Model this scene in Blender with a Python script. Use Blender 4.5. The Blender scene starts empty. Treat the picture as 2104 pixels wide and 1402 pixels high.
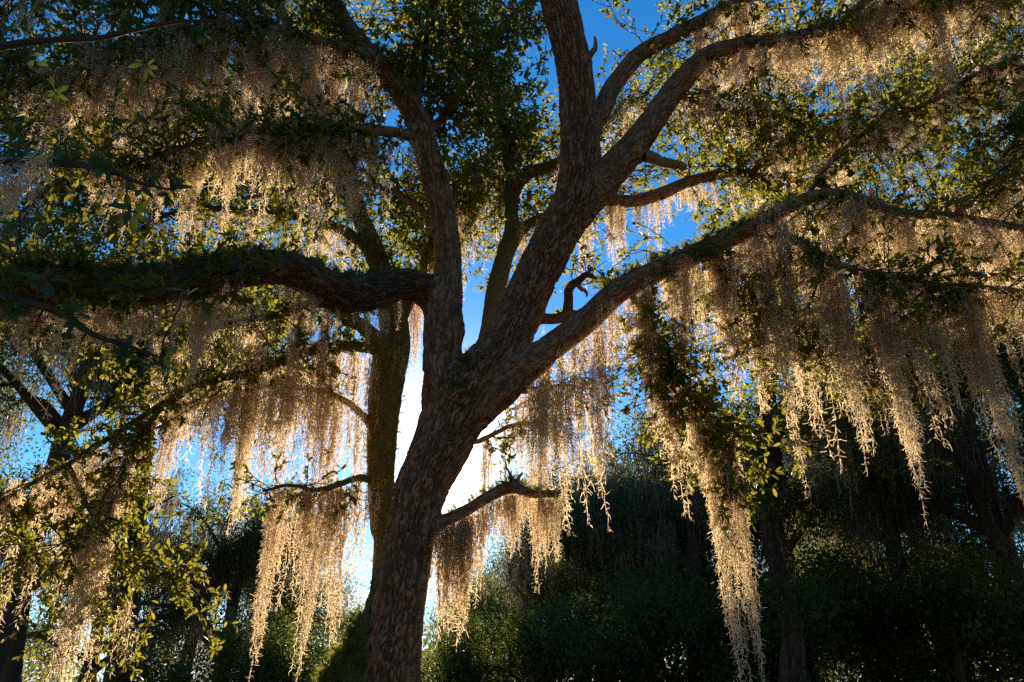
import bpy, math, random
import numpy as np
from mathutils import Vector, Matrix

random.seed(7)
RNG = np.random.default_rng(11)
scene = bpy.context.scene
COL = scene.collection
R = math.radians

# ------------------------------------------------------------------ camera
F = 1650.0            # focal length in photo pixels (photo is 2104 x 1402)
CX, CY = 1052.0, 701.0
PITCH = R(25.0)
CAM = np.array([0.0, 0.0, 1.5])
FWD = np.array([0.0, math.cos(PITCH), math.sin(PITCH)])
UPV = np.array([0.0, -math.sin(PITCH), math.cos(PITCH)])
RGT = np.array([1.0, 0.0, 0.0])
cam_d = bpy.data.cameras.new('camera'); cam = bpy.data.objects.new('camera', cam_d); COL.objects.link(cam)
cam.location = CAM; cam.rotation_euler = (math.pi / 2 + PITCH, 0, 0)
cam_d.sensor_width = 36.0; cam_d.lens = 36.0 * F / 2104.0
cam_d.clip_end = 5000.0; cam_d.clip_start = 0.05
scene.camera = cam

def ray(px, py):
    return FWD + RGT * ((px - CX) / F) + UPV * ((CY - py) / F)
def P(px, py, Y):
    d = ray(px, py); return CAM + d * (Y / d[1])
def px_size(w, px, py, Y):          # metres that w photo pixels span at that place
    return w / F * (Y / ray(px, py)[1])

# ------------------------------------------------------------------ sky, sun, exposure
SUN_PX = (918, 905)
sd = ray(*SUN_PX); sd = sd / np.linalg.norm(sd)
SUN_EL = math.asin(sd[2]); SUN_AZ = math.atan2(sd[0], sd[1])
world = bpy.data.worlds.new('World'); scene.world = world; world.use_nodes = True
nt = world.node_tree; nt.nodes.clear()
def N(tree, typ, **kw):
    n = tree.nodes.new(typ)
    for k, v in kw.items(): setattr(n, k, v)
    return n
sky = N(nt, 'ShaderNodeTexSky', sky_type='NISHITA', sun_disc=False)
sky.sun_elevation = SUN_EL; sky.sun_rotation = SUN_AZ
sky.air_density = 1.0; sky.dust_density = 0.03; sky.ozone_density = 4.0; sky.altitude = 0.0
hs = N(nt, 'ShaderNodeHueSaturation'); hs.inputs['Saturation'].default_value = 1.25; hs.inputs['Value'].default_value = 1.0
nt.links.new(sky.outputs[0], hs.inputs['Color'])
tc = N(nt, 'ShaderNodeTexCoord')
dot = N(nt, 'ShaderNodeVectorMath', operation='DOT_PRODUCT'); dot.inputs[1].default_value = tuple(sd)
nrm = N(nt, 'ShaderNodeVectorMath', operation='NORMALIZE')
nt.links.new(tc.outputs['Generated'], nrm.inputs[0]); nt.links.new(nrm.outputs[0], dot.inputs[0])
def powr(e):
    m = N(nt, 'ShaderNodeMath', operation='MAXIMUM'); nt.links.new(dot.outputs['Value'], m.inputs[0]); m.inputs[1].default_value = 0.0
    p = N(nt, 'ShaderNodeMath', operation='POWER'); nt.links.new(m.outputs[0], p.inputs[0]); p.inputs[1].default_value = e
    return p.outputs[0]
def mathn(op, a, b):
    m = N(nt, 'ShaderNodeMath', operation=op)
    for i, x in enumerate((a, b)):
        if x is None: continue
        if isinstance(x, (int, float)): m.inputs[i].default_value = x
        else: nt.links.new(x, m.inputs[i])
    return m.outputs[0]
# thin bright cloud round the sun (forward scattering) and low cloud banks
glow = mathn('ADD', mathn('MULTIPLY', powr(600.0), 18.0), mathn('MULTIPLY', powr(170.0), 2.8))
sep = N(nt, 'ShaderNodeSeparateXYZ'); nt.links.new(nrm.outputs[0], sep.inputs[0])
mp = N(nt, 'ShaderNodeMapping'); mp.inputs['Scale'].default_value = (3.2, 3.2, 9.0)
nt.links.new(nrm.outputs[0], mp.inputs[0])
no = N(nt, 'ShaderNodeTexNoise'); no.inputs['Scale'].default_value = 1.6; no.inputs['Detail'].default_value = 7.0; no.inputs['Roughness'].default_value = 0.58
nt.links.new(mp.outputs[0], no.inputs['Vector'])
low = N(nt, 'ShaderNodeMapRange'); low.inputs['From Min'].default_value = 0.42; low.inputs['From Max'].default_value = 0.02
low.inputs['To Min'].default_value = -0.16; low.inputs['To Max'].default_value = 0.17
nt.links.new(sep.outputs['Z'], low.inputs['Value'])
cf = N(nt, 'ShaderNodeMapRange'); cf.inputs['From Min'].default_value = 0.50; cf.inputs['From Max'].default_value = 0.68
nt.links.new(mathn('ADD', no.outputs[0], low.outputs[0]), cf.inputs['Value'])
cb = mathn('ADD', mathn('MULTIPLY', powr(30.0), 3.0), 3.6)
cl = N(nt, 'ShaderNodeVectorMath', operation='SCALE'); cl.inputs[0].default_value = (1.0, 0.94, 0.88); nt.links.new(cb, cl.inputs['Scale'])
mx = N(nt, 'ShaderNodeMix', data_type='RGBA'); nt.links.new(cf.outputs[0], mx.inputs[0])
nt.links.new(hs.outputs[0], mx.inputs[6]); nt.links.new(cl.outputs[0], mx.inputs[7])
gv = N(nt, 'ShaderNodeVectorMath', operation='SCALE'); gv.inputs[0].default_value = (1.0, 0.90, 0.74); nt.links.new(glow, gv.inputs['Scale'])
ad = N(nt, 'ShaderNodeVectorMath', operation='ADD'); nt.links.new(mx.outputs[2], ad.inputs[0]); nt.links.new(gv.outputs[0], ad.inputs[1])
bg = N(nt, 'ShaderNodeBackground'); bg.inputs['Strength'].default_value = 0.085
nt.links.new(ad.outputs[0], bg.inputs['Color'])
wo = N(nt, 'ShaderNodeOutputWorld'); nt.links.new(bg.outputs[0], wo.inputs[0])

sun_d = bpy.data.lights.new('sun', 'SUN'); sun_d.energy = 5.0; sun_d.angle = R(0.55); sun_d.color = (1.0, 0.80, 0.56)
sun = bpy.data.objects.new('sun', sun_d); COL.objects.link(sun)
sun.rotation_euler = Vector(tuple(-sd)).to_track_quat('-Z', 'Y').to_euler(); sun.location = (0, 30, 20)

vs = scene.view_settings
vs.view_transform = 'Standard'; vs.look = 'None'; vs.gamma = 1.0; vs.use_curve_mapping = False
vs.exposure = 1.3
scene.render.engine = 'CYCLES'
cy = scene.cycles
cy.max_bounces = 8; cy.diffuse_bounces = 6; cy.transmission_bounces = 6; cy.glossy_bounces = 2; cy.transparent_max_bounces = 4
cy.use_denoising = False; cy.denoiser = 'OPENIMAGEDENOISE'; cy.denoising_input_passes = 'RGB_ALBEDO_NORMAL'
cy.use_adaptive_sampling = False

# ------------------------------------------------------------------ materials
def new_mat(name):
    m = bpy.data.materials.new(name); m.use_nodes = True; m.node_tree.nodes.clear()
    return m, m.node_tree
def ramp(t, fac, stops):
    r = N(t, 'ShaderNodeValToRGB'); e = r.color_ramp.elements
    while len(e) > 1: e.remove(e[-1])
    e[0].position = stops[0][0]; e[0].color = (*stops[0][1], 1)
    for p, c in stops[1:]:
        x = e.new(p); x.color = (*c, 1)
    t.links.new(fac, r.inputs[0]); return r.outputs[0]
def noise(t, vec, scale, detail=4.0, rough=0.55):
    n = N(t, 'ShaderNodeTexNoise'); n.inputs['Scale'].default_value = scale; n.inputs['Detail'].default_value = detail
    n.inputs['Roughness'].default_value = rough
    if vec is not None: t.links.new(vec, n.inputs['Vector'])
    return n.outputs[0]
def mixc(t, fac, a, b):
    m = N(t, 'ShaderNodeMix', data_type='RGBA')
    t.links.new(fac, m.inputs[0])
    for s, x in ((m.inputs[6], a), (m.inputs[7], b)):
        if isinstance(x, tuple): s.default_value = (*x, 1)
        else: t.links.new(x, s)
    return m.outputs[2]

def mathm(t, a, b):
    m = N(t, 'ShaderNodeMath', operation='MULTIPLY'); t.links.new(a, m.inputs[0]); m.inputs[1].default_value = b
    return m.outputs[0]
def bark_mat(name, ridge, furrow, lichen, green, green_amt):
    m, t = new_mat(name)
    co = N(t, 'ShaderNodeTexCoord').outputs['Object']
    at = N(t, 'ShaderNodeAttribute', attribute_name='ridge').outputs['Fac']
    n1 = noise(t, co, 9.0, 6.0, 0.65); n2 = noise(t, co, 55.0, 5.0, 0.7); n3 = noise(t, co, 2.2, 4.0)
    base = mixc(t, at, furrow, ridge)  # furrow: red-brown bark tone, darkened further to paint in relief shade
    n2 = mathm(t, n2, 0.35)
    base = mixc(t, n2, base, mixc(t, n1, tuple(c * 0.45 for c in ridge), tuple(min(1, c * 1.2) for c in ridge)))
    lf = N(t, 'ShaderNodeMapRange'); lf.inputs['From Min'].default_value = 0.58; lf.inputs['From Max'].default_value = 0.72
    t.links.new(n1, lf.inputs['Value'])
    base = mixc(t, lf.outputs[0], base, lichen)
    gf = N(t, 'ShaderNodeMapRange'); gf.inputs['From Min'].default_value = 0.66 - green_amt; gf.inputs['From Max'].default_value = 0.80 - green_amt
    t.links.new(n3, gf.inputs['Value'])
    base = mixc(t, gf.outputs[0], base, green)
    b = N(t, 'ShaderNodeBsdfPrincipled'); t.links.new(base, b.inputs['Base Color'])
    b.inputs['Roughness'].default_value = 0.9; b.inputs['Specular IOR Level'].default_value = 0.15
    mp = N(t, 'ShaderNodeMapping'); mp.inputs['Scale'].default_value = (1, 1, 0.35); t.links.new(co, mp.inputs[0])
    bp = N(t, 'ShaderNodeBump'); bp.inputs['Strength'].default_value = 0.9; bp.inputs['Distance'].default_value = 0.016
    t.links.new(noise(t, mp.outputs[0], 70.0, 6.0, 0.7), bp.inputs['Height']); t.links.new(bp.outputs[0], b.inputs['Normal'])
    o = N(t, 'ShaderNodeOutputMaterial'); t.links.new(b.outputs[0], o.inputs[0])
    return m
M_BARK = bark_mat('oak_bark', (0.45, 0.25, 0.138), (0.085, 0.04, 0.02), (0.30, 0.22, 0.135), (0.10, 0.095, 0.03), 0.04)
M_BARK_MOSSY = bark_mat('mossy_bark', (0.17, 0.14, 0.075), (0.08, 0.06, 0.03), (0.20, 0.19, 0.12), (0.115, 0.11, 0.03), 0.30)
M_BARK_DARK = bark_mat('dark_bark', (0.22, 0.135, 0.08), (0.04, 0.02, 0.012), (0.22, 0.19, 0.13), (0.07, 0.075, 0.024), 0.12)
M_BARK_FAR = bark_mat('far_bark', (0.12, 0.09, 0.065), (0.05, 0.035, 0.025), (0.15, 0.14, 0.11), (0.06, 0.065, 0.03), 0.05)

def leaf_mat(name, cols, trans, spec=0.12, rough=0.55, tr_fac=0.45):
    m, t = new_mat(name)
    g = N(t, 'ShaderNodeNewGeometry').outputs['Random Per Island']
    c = ramp(t, g, [(i / (len(cols) - 1), x) for i, x in enumerate(cols)])
    b = N(t, 'ShaderNodeBsdfPrincipled'); t.links.new(c, b.inputs['Base Color'])
    b.inputs['Roughness'].default_value = rough; b.inputs['Specular IOR Level'].default_value = spec
    tr = N(t, 'ShaderNodeBsdfTranslucent')
    t.links.new(mixc(t, g, trans[0], trans[1]), tr.inputs['Color'])
    mx = N(t, 'ShaderNodeMixShader'); mx.inputs[0].default_value = tr_fac
    t.links.new(b.outputs[0], mx.inputs[1]); t.links.new(tr.outputs[0], mx.inputs[2])
    o = N(t, 'ShaderNodeOutputMaterial'); t.links.new(mx.outputs[0], o.inputs[0])
    return m
M_LEAF = leaf_mat('oak_leaf', [(0.035, 0.060, 0.018), (0.055, 0.085, 0.022), (0.075, 0.105, 0.026), (0.10, 0.10, 0.03), (0.04, 0.07, 0.022)],
                  ((0.24, 0.27, 0.028), (0.38, 0.33, 0.042)), tr_fac=0.5)
M_LEAF_FAR = leaf_mat('far_leaf', [(0.035, 0.072, 0.034), (0.05, 0.092, 0.034), (0.07, 0.10, 0.034), (0.038, 0.08, 0.045)],
                      ((0.13, 0.20, 0.035), (0.24, 0.26, 0.045)), tr_fac=0.4)
M_LEAF_NEAR = leaf_mat('glossy_leaf', [(0.022, 0.062, 0.028), (0.035, 0.085, 0.03), (0.05, 0.10, 0.03), (0.025, 0.07, 0.04)],
                       ((0.05, 0.085, 0.015), (0.09, 0.11, 0.02)), spec=0.3, rough=0.4, tr_fac=0.35)
M_FERN = leaf_mat('fern_green', [(0.05, 0.085, 0.018), (0.085, 0.115, 0.022), (0.11, 0.105, 0.03)], ((0.20, 0.24, 0.03), (0.28, 0.26, 0.04)))

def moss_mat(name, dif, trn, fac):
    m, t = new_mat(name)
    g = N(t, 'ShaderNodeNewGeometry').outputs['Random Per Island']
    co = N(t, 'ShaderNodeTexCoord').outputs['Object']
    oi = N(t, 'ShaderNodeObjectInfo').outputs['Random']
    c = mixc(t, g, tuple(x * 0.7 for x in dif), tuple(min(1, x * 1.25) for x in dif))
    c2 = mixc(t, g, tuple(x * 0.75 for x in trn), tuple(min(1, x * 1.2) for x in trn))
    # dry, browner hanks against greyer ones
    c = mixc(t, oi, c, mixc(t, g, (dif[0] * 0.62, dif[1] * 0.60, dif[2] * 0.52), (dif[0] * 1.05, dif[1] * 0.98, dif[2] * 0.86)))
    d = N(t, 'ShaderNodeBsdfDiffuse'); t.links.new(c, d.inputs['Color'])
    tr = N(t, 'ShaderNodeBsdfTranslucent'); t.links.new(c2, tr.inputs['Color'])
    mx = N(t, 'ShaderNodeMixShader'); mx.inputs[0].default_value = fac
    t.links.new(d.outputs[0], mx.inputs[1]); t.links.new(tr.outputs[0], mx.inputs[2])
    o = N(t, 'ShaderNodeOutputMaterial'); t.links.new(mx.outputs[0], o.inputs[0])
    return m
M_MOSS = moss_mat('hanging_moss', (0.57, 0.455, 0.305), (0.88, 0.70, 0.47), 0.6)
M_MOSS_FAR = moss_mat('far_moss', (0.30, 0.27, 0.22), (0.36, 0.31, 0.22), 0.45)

m, t = new_mat('ground_litter')
co = N(t, 'ShaderNodeTexCoord').outputs['Object']
c = ramp(t, noise(t, co, 0.8, 8.0, 0.6), [(0.3, (0.12, 0.11, 0.04)), (0.5, (0.17, 0.13, 0.06)), (0.62, (0.24, 0.16, 0.085)), (0.75, (0.12, 0.12, 0.04))])
b = N(t, 'ShaderNodeBsdfPrincipled'); t.links.new(c, b.inputs['Base Color']); b.inputs['Roughness'].default_value = 0.95
bp = N(t, 'ShaderNodeBump'); bp.inputs['Distance'].default_value = 0.05; t.links.new(noise(t, co, 14.0, 6.0), bp.inputs['Height']); t.links.new(bp.outputs[0], b.inputs['Normal'])
o = N(t, 'ShaderNodeOutputMaterial'); t.links.new(b.outputs[0], o.inputs[0]); M_GROUND = m

# ------------------------------------------------------------------ mesh helpers
def mesh_np(name, V, Fa, mat, attr=None, smooth=True):
    """V (n,3) float, Fa (m,k) int -> mesh"""
    me = bpy.data.meshes.new(name)
    V = np.ascontiguousarray(V, dtype=np.float32); Fa = np.ascontiguousarray(Fa, dtype=np.int32)
    k = Fa.shape[1]
    me.vertices.add(len(V)); me.vertices.foreach_set('co', V.ravel())
    me.loops.add(Fa.size); me.loops.foreach_set('vertex_index', Fa.ravel())
    me.polygons.add(len(Fa)); me.polygons.foreach_set('loop_start', np.arange(0, Fa.size, k, dtype=np.int32))
    if smooth: me.polygons.foreach_set('use_smooth', np.ones(len(Fa), dtype=bool))
    if attr is not None:
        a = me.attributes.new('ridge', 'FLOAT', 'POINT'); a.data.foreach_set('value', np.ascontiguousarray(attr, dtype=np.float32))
    me.materials.append(mat)
    me.update(calc_edges=True)
    return me
def link(name, me, parent=None, loc=None):
    o = bpy.data.objects.new(name, me); COL.objects.link(o)
    if parent is not None: o.parent = parent
    if loc is not None: o.location = loc
    return o
def tag(o, label=None, cat=None, group=None, kind=None):
    if label: o['label'] = label
    if cat: o['category'] = cat
    if group: o['group'] = group
    if kind: o['kind'] = kind
    return o
def empty(name, loc, label, cat, group=None):
    o = bpy.data.objects.new(name, None); COL.objects.link(o); o.location = loc
    o.empty_display_size = 0.2
    return tag(o, label, cat, group)
def unit(a):
    return a / np.maximum(np.linalg.norm(a, axis=-1, keepdims=True), 1e-9)

def catmull(pts, rad, step):
    pts = np.asarray(pts, float); rad = np.asarray(rad, float)
    P0 = np.vstack([2 * pts[0] - pts[1], pts, 2 * pts[-1] - pts[-2]])
    out, ro = [], []
    for i in range(len(pts) - 1):
        a, b, c, d = P0[i:i + 4]
        L = np.linalg.norm(c - b); n = max(2, int(math.ceil(L / step)))
        tt = (np.arange(n) / n)[:, None]
        out.append(0.5 * (2 * b + (c - a) * tt + (2 * a - 5 * b + 4 * c - d) * tt**2 + (-a + 3 * b - 3 * c + d) * tt**3))
        s = tt[:, 0]; s = s * s * (3 - 2 * s)
        ro.append(rad[i] + (rad[i + 1] - rad[i]) * s)
    out.append(pts[-1:]); ro.append(rad[-1:])
    return np.vstack(out), np.concatenate(ro)

def frames(C):
    T = unit(np.gradient(C, axis=0))
    n0 = np.cross(T[0], [0.0, -1.0, 0.13]); n0 = n0 / np.linalg.norm(n0)
    Ns = np.zeros_like(C); Ns[0] = n0
    for i in range(1, len(C)):
        n = Ns[i - 1] - T[i] * np.dot(Ns[i - 1], T[i]); Ns[i] = n / np.linalg.norm(n)
    return T, Ns, np.cross(T, Ns)

def hsh(a, b, k):
    x = np.sin(a * 127.1 + b * 311.7 + k * 74.7) * 43758.5453
    return x - np.floor(x)
def plates(u, v, nu, seed):
    iu = np.floor(u); iv = np.floor(v)
    f1 = np.full(u.shape, 9.0); f2 = np.full(u.shape, 9.0); cid = np.zeros(u.shape)
    for du in (-1, 0, 1):
        for dv in (-1, 0, 1):
            cu = np.mod(iu + du, nu); cv = iv + dv
            jx = hsh(cu, cv, seed); jy = hsh(cu, cv, seed + 5.3)
            d = np.hypot(iu + du + 0.15 + 0.7 * jx - u, iv + dv + jy - v)
            new = d < f1
            f2 = np.where(new, f1, np.minimum(f2, d)); cid = np.where(new, hsh(cu, cv, seed + 9.1), cid); f1 = np.where(new, d, f1)
    return f2 - f1, cid

def vnoise(u, v, nu, seed):
    iu = np.floor(u); iv = np.floor(v); fu = u - iu; fv = v - iv
    fu = fu * fu * (3 - 2 * fu); fv = fv * fv * (3 - 2 * fv)
    a = hsh(np.mod(iu, nu), iv, seed); b = hsh(np.mod(iu + 1, nu), iv, seed)
    c = hsh(np.mod(iu, nu), iv + 1, seed); d = hsh(np.mod(iu + 1, nu), iv + 1, seed)
    return (a * (1 - fu) + b * fu) * (1 - fv) + (c * (1 - fu) + d * fu) * fv

ALL_CHAINS = []      # (id, centres, radii) of thick limbs, for fillets at the joints
def join_push(V, Nn, own, k=0.075):
    add = np.zeros(len(V))
    for cid, C, rr in ALL_CHAINS:
        if cid == own: continue
        lo = C.min(0) - rr.max() - k; hi = C.max(0) + rr.max() + k
        m = np.all((V > lo) & (V < hi), axis=1)
        if not m.any(): continue
        idx = np.nonzero(m)[0]
        Cs = C[::3]; rs = rr[::3]
        for s in range(0, len(idx), 4000):
            ii = idx[s:s + 4000]
            d = (np.linalg.norm(V[ii][:, None, :] - Cs[None], axis=2) - rs[None]).min(axis=1)
            w = np.clip(1 - np.abs(d) / k, 0, 1)
            add[ii] = np.maximum(add[ii], w * w * k * 0.42)
    return add

def tube(C, rr, segs, bark=0.0, cell=0.03, seed=1.0, own=None, lumps=0.03, cap=True):
    T, A, B = frames(C)
    n = len(C); th = np.arange(segs) / segs * 2 * math.pi
    dirs = A[:, None, :] * np.cos(th)[None, :, None] + B[:, None, :] * np.sin(th)[None, :, None]
    s = np.concatenate([[0], np.cumsum(np.linalg.norm(np.diff(C, axis=0), axis=1))])
    TH, S = np.meshgrid(th, s)
    rad = rr[:, None] * (1 + lumps * (np.sin(TH * 2 + S * 2.3 + seed) + 0.7 * np.sin(TH * 3 - S * 4.1 + seed * 2) + 0.5 * np.sin(TH * 5 + S * 7.7 + seed * 3)))
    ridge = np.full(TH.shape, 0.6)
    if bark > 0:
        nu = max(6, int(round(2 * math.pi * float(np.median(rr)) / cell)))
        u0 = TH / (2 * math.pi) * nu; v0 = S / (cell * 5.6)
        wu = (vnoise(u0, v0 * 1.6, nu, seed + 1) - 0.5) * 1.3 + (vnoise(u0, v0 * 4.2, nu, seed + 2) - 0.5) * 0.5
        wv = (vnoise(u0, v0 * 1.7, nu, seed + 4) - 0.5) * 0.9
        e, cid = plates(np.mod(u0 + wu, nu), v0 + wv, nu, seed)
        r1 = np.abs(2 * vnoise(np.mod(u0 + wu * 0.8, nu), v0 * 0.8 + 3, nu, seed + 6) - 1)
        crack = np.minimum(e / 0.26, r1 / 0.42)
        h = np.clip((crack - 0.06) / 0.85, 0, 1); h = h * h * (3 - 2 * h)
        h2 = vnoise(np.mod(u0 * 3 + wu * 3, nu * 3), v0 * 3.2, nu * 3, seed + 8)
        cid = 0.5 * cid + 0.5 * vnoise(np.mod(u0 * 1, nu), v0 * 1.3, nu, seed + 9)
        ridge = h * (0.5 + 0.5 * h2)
        scale = np.clip(rr / 0.16, 0.35, 1.15)[:, None]
        rad = rad + bark * scale * ((h - 0.6) * (0.8 + 0.4 * cid) + 0.22 * (h2 - 0.5))
    V = C[:, None, :] + dirs * rad[:, :, None]
    V = V.reshape(-1, 3)
    if own is not None:
        V = V + dirs.reshape(-1, 3) * join_push(V, dirs.reshape(-1, 3), own)[:, None]
    i = np.arange(n - 1)[:, None] * segs; j = np.arange(segs)[None, :]; j2 = (j + 1) % segs
    Fq = np.stack([i + j, i + j2, i + segs + j2, i + segs + j], axis=-1).reshape(-1, 4)
    at = ridge.reshape(-1)
    if cap:
        V = np.vstack([V, C[-1] + T[-1] * rr[-1] * 0.6]); k = len(V) - 1
        jj = np.arange(segs); base = (n - 1) * segs
        # cap as degenerate-free quads: pair up triangles
        Fc = np.stack([base + jj[0::2], base + (jj[0::2] + 1) % segs, base + (jj[0::2] + 2) % segs, np.full(len(jj[0::2]), k)], axis=-1)
        Fq = np.vstack([Fq, Fc]); at = np.append(at, 0.5)
    return V, Fq, at

# leaf shapes (unit length along +x, normal +z)
LEAF7 = np.array([[0, 0, 0], [0.5, 0, -0.04], [1, 0, -0.10], [0.27, 0.40, 0.05], [0.70, 0.43, 0.01], [0.27, -0.40, 0.05], [0.70, -0.43, 0.01]])
LEAF7_F = np.array([[0, 1, 3], [1, 4, 3], [1, 2, 4], [0, 5, 1], [1, 5, 6], [1, 6, 2]])
LEAF6 = np.array([[0, 0, 0], [0.28, 0.40, 0.06], [0.70, 0.44, 0.02], [1, 0, -0.10], [0.70, -0.44, 0.02], [0.28, -0.40, 0.06]])
LEAF6_F = np.array([[0, 5, 1], [1, 5, 4], [1, 4, 2], [2, 4, 3]])
LEAF4 = np.array([[0, 0, 0], [0.5, 0.5, 0.05], [1, 0, -0.08], [0.5, -0.5, 0.05]])
LEAF4_F = np.array([[0, 2, 1], [0, 3, 2]])
def scatter(shape, faces, pos, d, nrm, L, W):
    d = unit(d); s = unit(np.cross(nrm, d)); z = np.cross(d, s)
    V = (pos[:, None, :] + d[:, None, :] * (shape[None, :, 0, None] * L[:, None, None])
         + s[:, None, :] * (shape[None, :, 1, None] * W[:, None, None])
         + z[:, None, :] * (shape[None, :, 2, None] * L[:, None, None]))
    k = len(shape)
    Fa = faces[None] + (np.arange(len(pos)) * k)[:, None, None]
    return V.reshape(-1, 3), Fa.reshape(-1, faces.shape[1])

def rnd_dirs(n, rng):
    return unit(rng.normal(size=(n, 3)))

# ------------------------------------------------------------------ ground (below the frame, reaches the horizon)
n = 60
gx = np.concatenate([-np.geomspace(2500, 2, n), [0], np.geomspace(2, 2500, n)])
X, Yg = np.meshgrid(gx, gx); Z = 0.05 * np.sin(X * 0.21) * np.cos(Yg * 0.17) - 0.02
Z = np.where(np.hypot(X, Yg) > 120, -0.02, Z)
k = len(gx); idx = np.arange(k * k).reshape(k, k)
Fg = np.stack([idx[:-1, :-1], idx[:-1, 1:], idx[1:, 1:], idx[1:, :-1]], -1).reshape(-1, 4)
tag(link('ground', mesh_np('ground', np.stack([X, Yg, Z], -1).reshape(-1, 3), Fg, M_GROUND)), kind='structure')

# ------------------------------------------------------------------ the oak and its neighbours: limbs as traced chains
def chain(tr):
    pts = np.array([P(x, y, Y) for x, y, Y, w in tr])
    rad = np.array([px_size(w, x, y, Y) / 2 for x, y, Y, w in tr])
    return pts, rad
oak_base = P(800, 1402, 6.0); oak_base[2] = 0.0
oak = empty('live_oak', tuple(oak_base), 'big furrowed live oak with forked trunk in front of the low sun', 'tree')
back_base = P(790, 1150, 7.7); back_base[2] = 0.0
back_oak = empty('live_oak', tuple(back_base), 'slimmer mossy green oak stem standing close behind the forked oak', 'tree')

RAILS = {}
def limb(key, owner, tr, name='limb', bark=0.0, cell=0.03, step=None, segs=None, mat=None, seed=None, extra=None, fillet=True):
    pts, rad = chain(tr)
    if extra is not None:                      # extra 3-D start points (below the frame)
        pts = np.vstack([extra[0], pts]); rad = np.concatenate([extra[1], rad])
    if bark > 0: rad = rad * 0.83
    rmax = rad.max()
    if step is None: step = 0.020 if bark > 0 else max(0.02, min(0.06, rmax * 0.8))
    C, rr = catmull(pts, rad, step)
    seed = seed if seed is not None else (hash(key) % 97 if False else sum(map(ord, key)) % 97 + 0.37)
    w = np.random.default_rng(int(seed * 10)).normal(size=(3, 3))
    tt = np.linspace(0, 1, len(C))[:, None]
    wig = rmax * 0.25 * (np.sin(tt * 9 + w[0]) + 0.6 * np.sin(tt * 23 + w[1]) + 0.35 * np.sin(tt * 51 + w[2])) * np.clip(tt * 6, 0, 1)
    if bark == 0: C = C + wig
    RAILS[key] = (C, rr, owner, name, bark, cell, segs, mat, seed, fillet)
    if rmax > 0.045: ALL_CHAINS.append((key, C, rr))

# -- main trunk runs on into the right-hand stem
t0 = P(806, 1402, 6.0)
limb('trunk', oak, [(796, 1402, 6.0, 148), (804, 1330, 6.0, 142), (824, 1215, 6.0, 126), (842, 1100, 6.0, 118), (866, 1000, 6.0, 128),
                    (915, 900, 6.0, 138), (972, 800, 5.98, 136), (1042, 700, 5.95, 106), (1086, 600, 5.9, 104), (1137, 500, 5.8, 106),
                    (1184, 400, 5.7, 104), (1192, 320, 5.6, 96), (1188, 240, 5.5, 86), (1182, 150, 5.35, 80), (1165, 75, 5.2, 80), (1146, 0, 5.1, 84), (1120, -120, 5.0, 80), (1100, -260, 4.9, 66)],
     name='trunk', bark=0.026, cell=0.021,
     extra=(np.array([[t0[0] - 0.06, 6.0, -0.15], [t0[0] - 0.05, 6.0, 0.45], [t0[0] - 0.02, 6.0, 1.1]]), np.array([0.52, 0.33, 0.26])))
limb('left_stem', oak, [(900, 960, 6.0, 70), (905, 860, 5.98, 92), (907, 780, 5.96, 98), (908, 700, 5.95, 94), (913, 620, 5.92, 88), (922, 540, 5.88, 62), (914, 470, 5.8, 62),
                        (898, 390, 5.7, 62), (874, 300, 5.6, 60), (848, 225, 5.5, 58), (800, 160, 5.4, 52), (745, 95, 5.3, 46), (690, 20, 5.2, 40), (640, -80, 5.1, 34)],
     bark=0.023, cell=0.020)
limb('left_limb', oak, [(925, 680, 5.95, 56), (905, 625, 5.92, 72), (858, 590, 5.82, 78), (800, 588, 5.65, 80), (740, 604, 5.45, 92), (680, 596, 5.2, 92), (615, 560, 5.0, 84), (545, 548, 4.8, 86),
                        (460, 560, 4.6, 92), (370, 580, 4.4, 92), (270, 590, 4.2, 96), (150, 585, 4.0, 98), (20, 600, 3.85, 100), (-150, 625, 3.7, 96), (-350, 640, 3.6, 90)],
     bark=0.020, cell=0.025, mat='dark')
limb('arch_limb', oak, [(990, 850, 5.98, 60), (1030, 800, 5.95, 86), (1085, 752, 5.9, 76), (1140, 708, 5.85, 64), (1205, 658, 5.8, 60), (1270, 598, 5.7, 60), (1340, 562, 5.65, 56), (1420, 527, 5.55, 52), (1500, 490, 5.5, 46), (1560, 462, 5.4, 42),
                        (1620, 425, 5.35, 34), (1690, 400, 5.3, 28), (1760, 408, 5.2, 25), (1840, 436, 5.1, 24), (1960, 446, 5.0, 22), (2104, 470, 4.9, 20), (2250, 490, 4.8, 16)],
     bark=0.018, cell=0.019)
limb('fork_limb', oak, [(1195, 440, 5.75, 60), (1225, 390, 5.75, 84), (1262, 345, 5.75, 78), (1310, 292, 5.7, 70), (1352, 232, 5.65, 62), (1400, 168, 5.6, 56), (1452, 118, 5.5, 50), (1520, 95, 5.4, 42), (1610, 85, 5.3, 36),
                        (1720, 55, 5.2, 32), (1830, 30, 5.1, 28), (1950, 15, 5.0, 22), (2120, 5, 4.9, 16)],
     bark=0.018, cell=0.019)
limb('upper_branch', oak, [(1205, 285, 5.6, 40), (1238, 225, 5.6, 46), (1262, 175, 5.6, 42), (1315, 112, 5.55, 40), (1400, 66, 5.5, 38), (1500, 14, 5.4, 34), (1620, -50, 5.3, 28), (1760, -90, 5.2, 22)], bark=0.014, cell=0.026)
limb('spur', oak, [(1325, 322, 5.68, 26), (1360, 330, 5.66, 22), (1404, 345, 5.64, 18)], name='branch')
limb('snag', oak, [(1190, 150, 5.36, 22), (1218, 108, 5.34, 12), (1222, 75, 5.33, 5)], name='branch')
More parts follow.
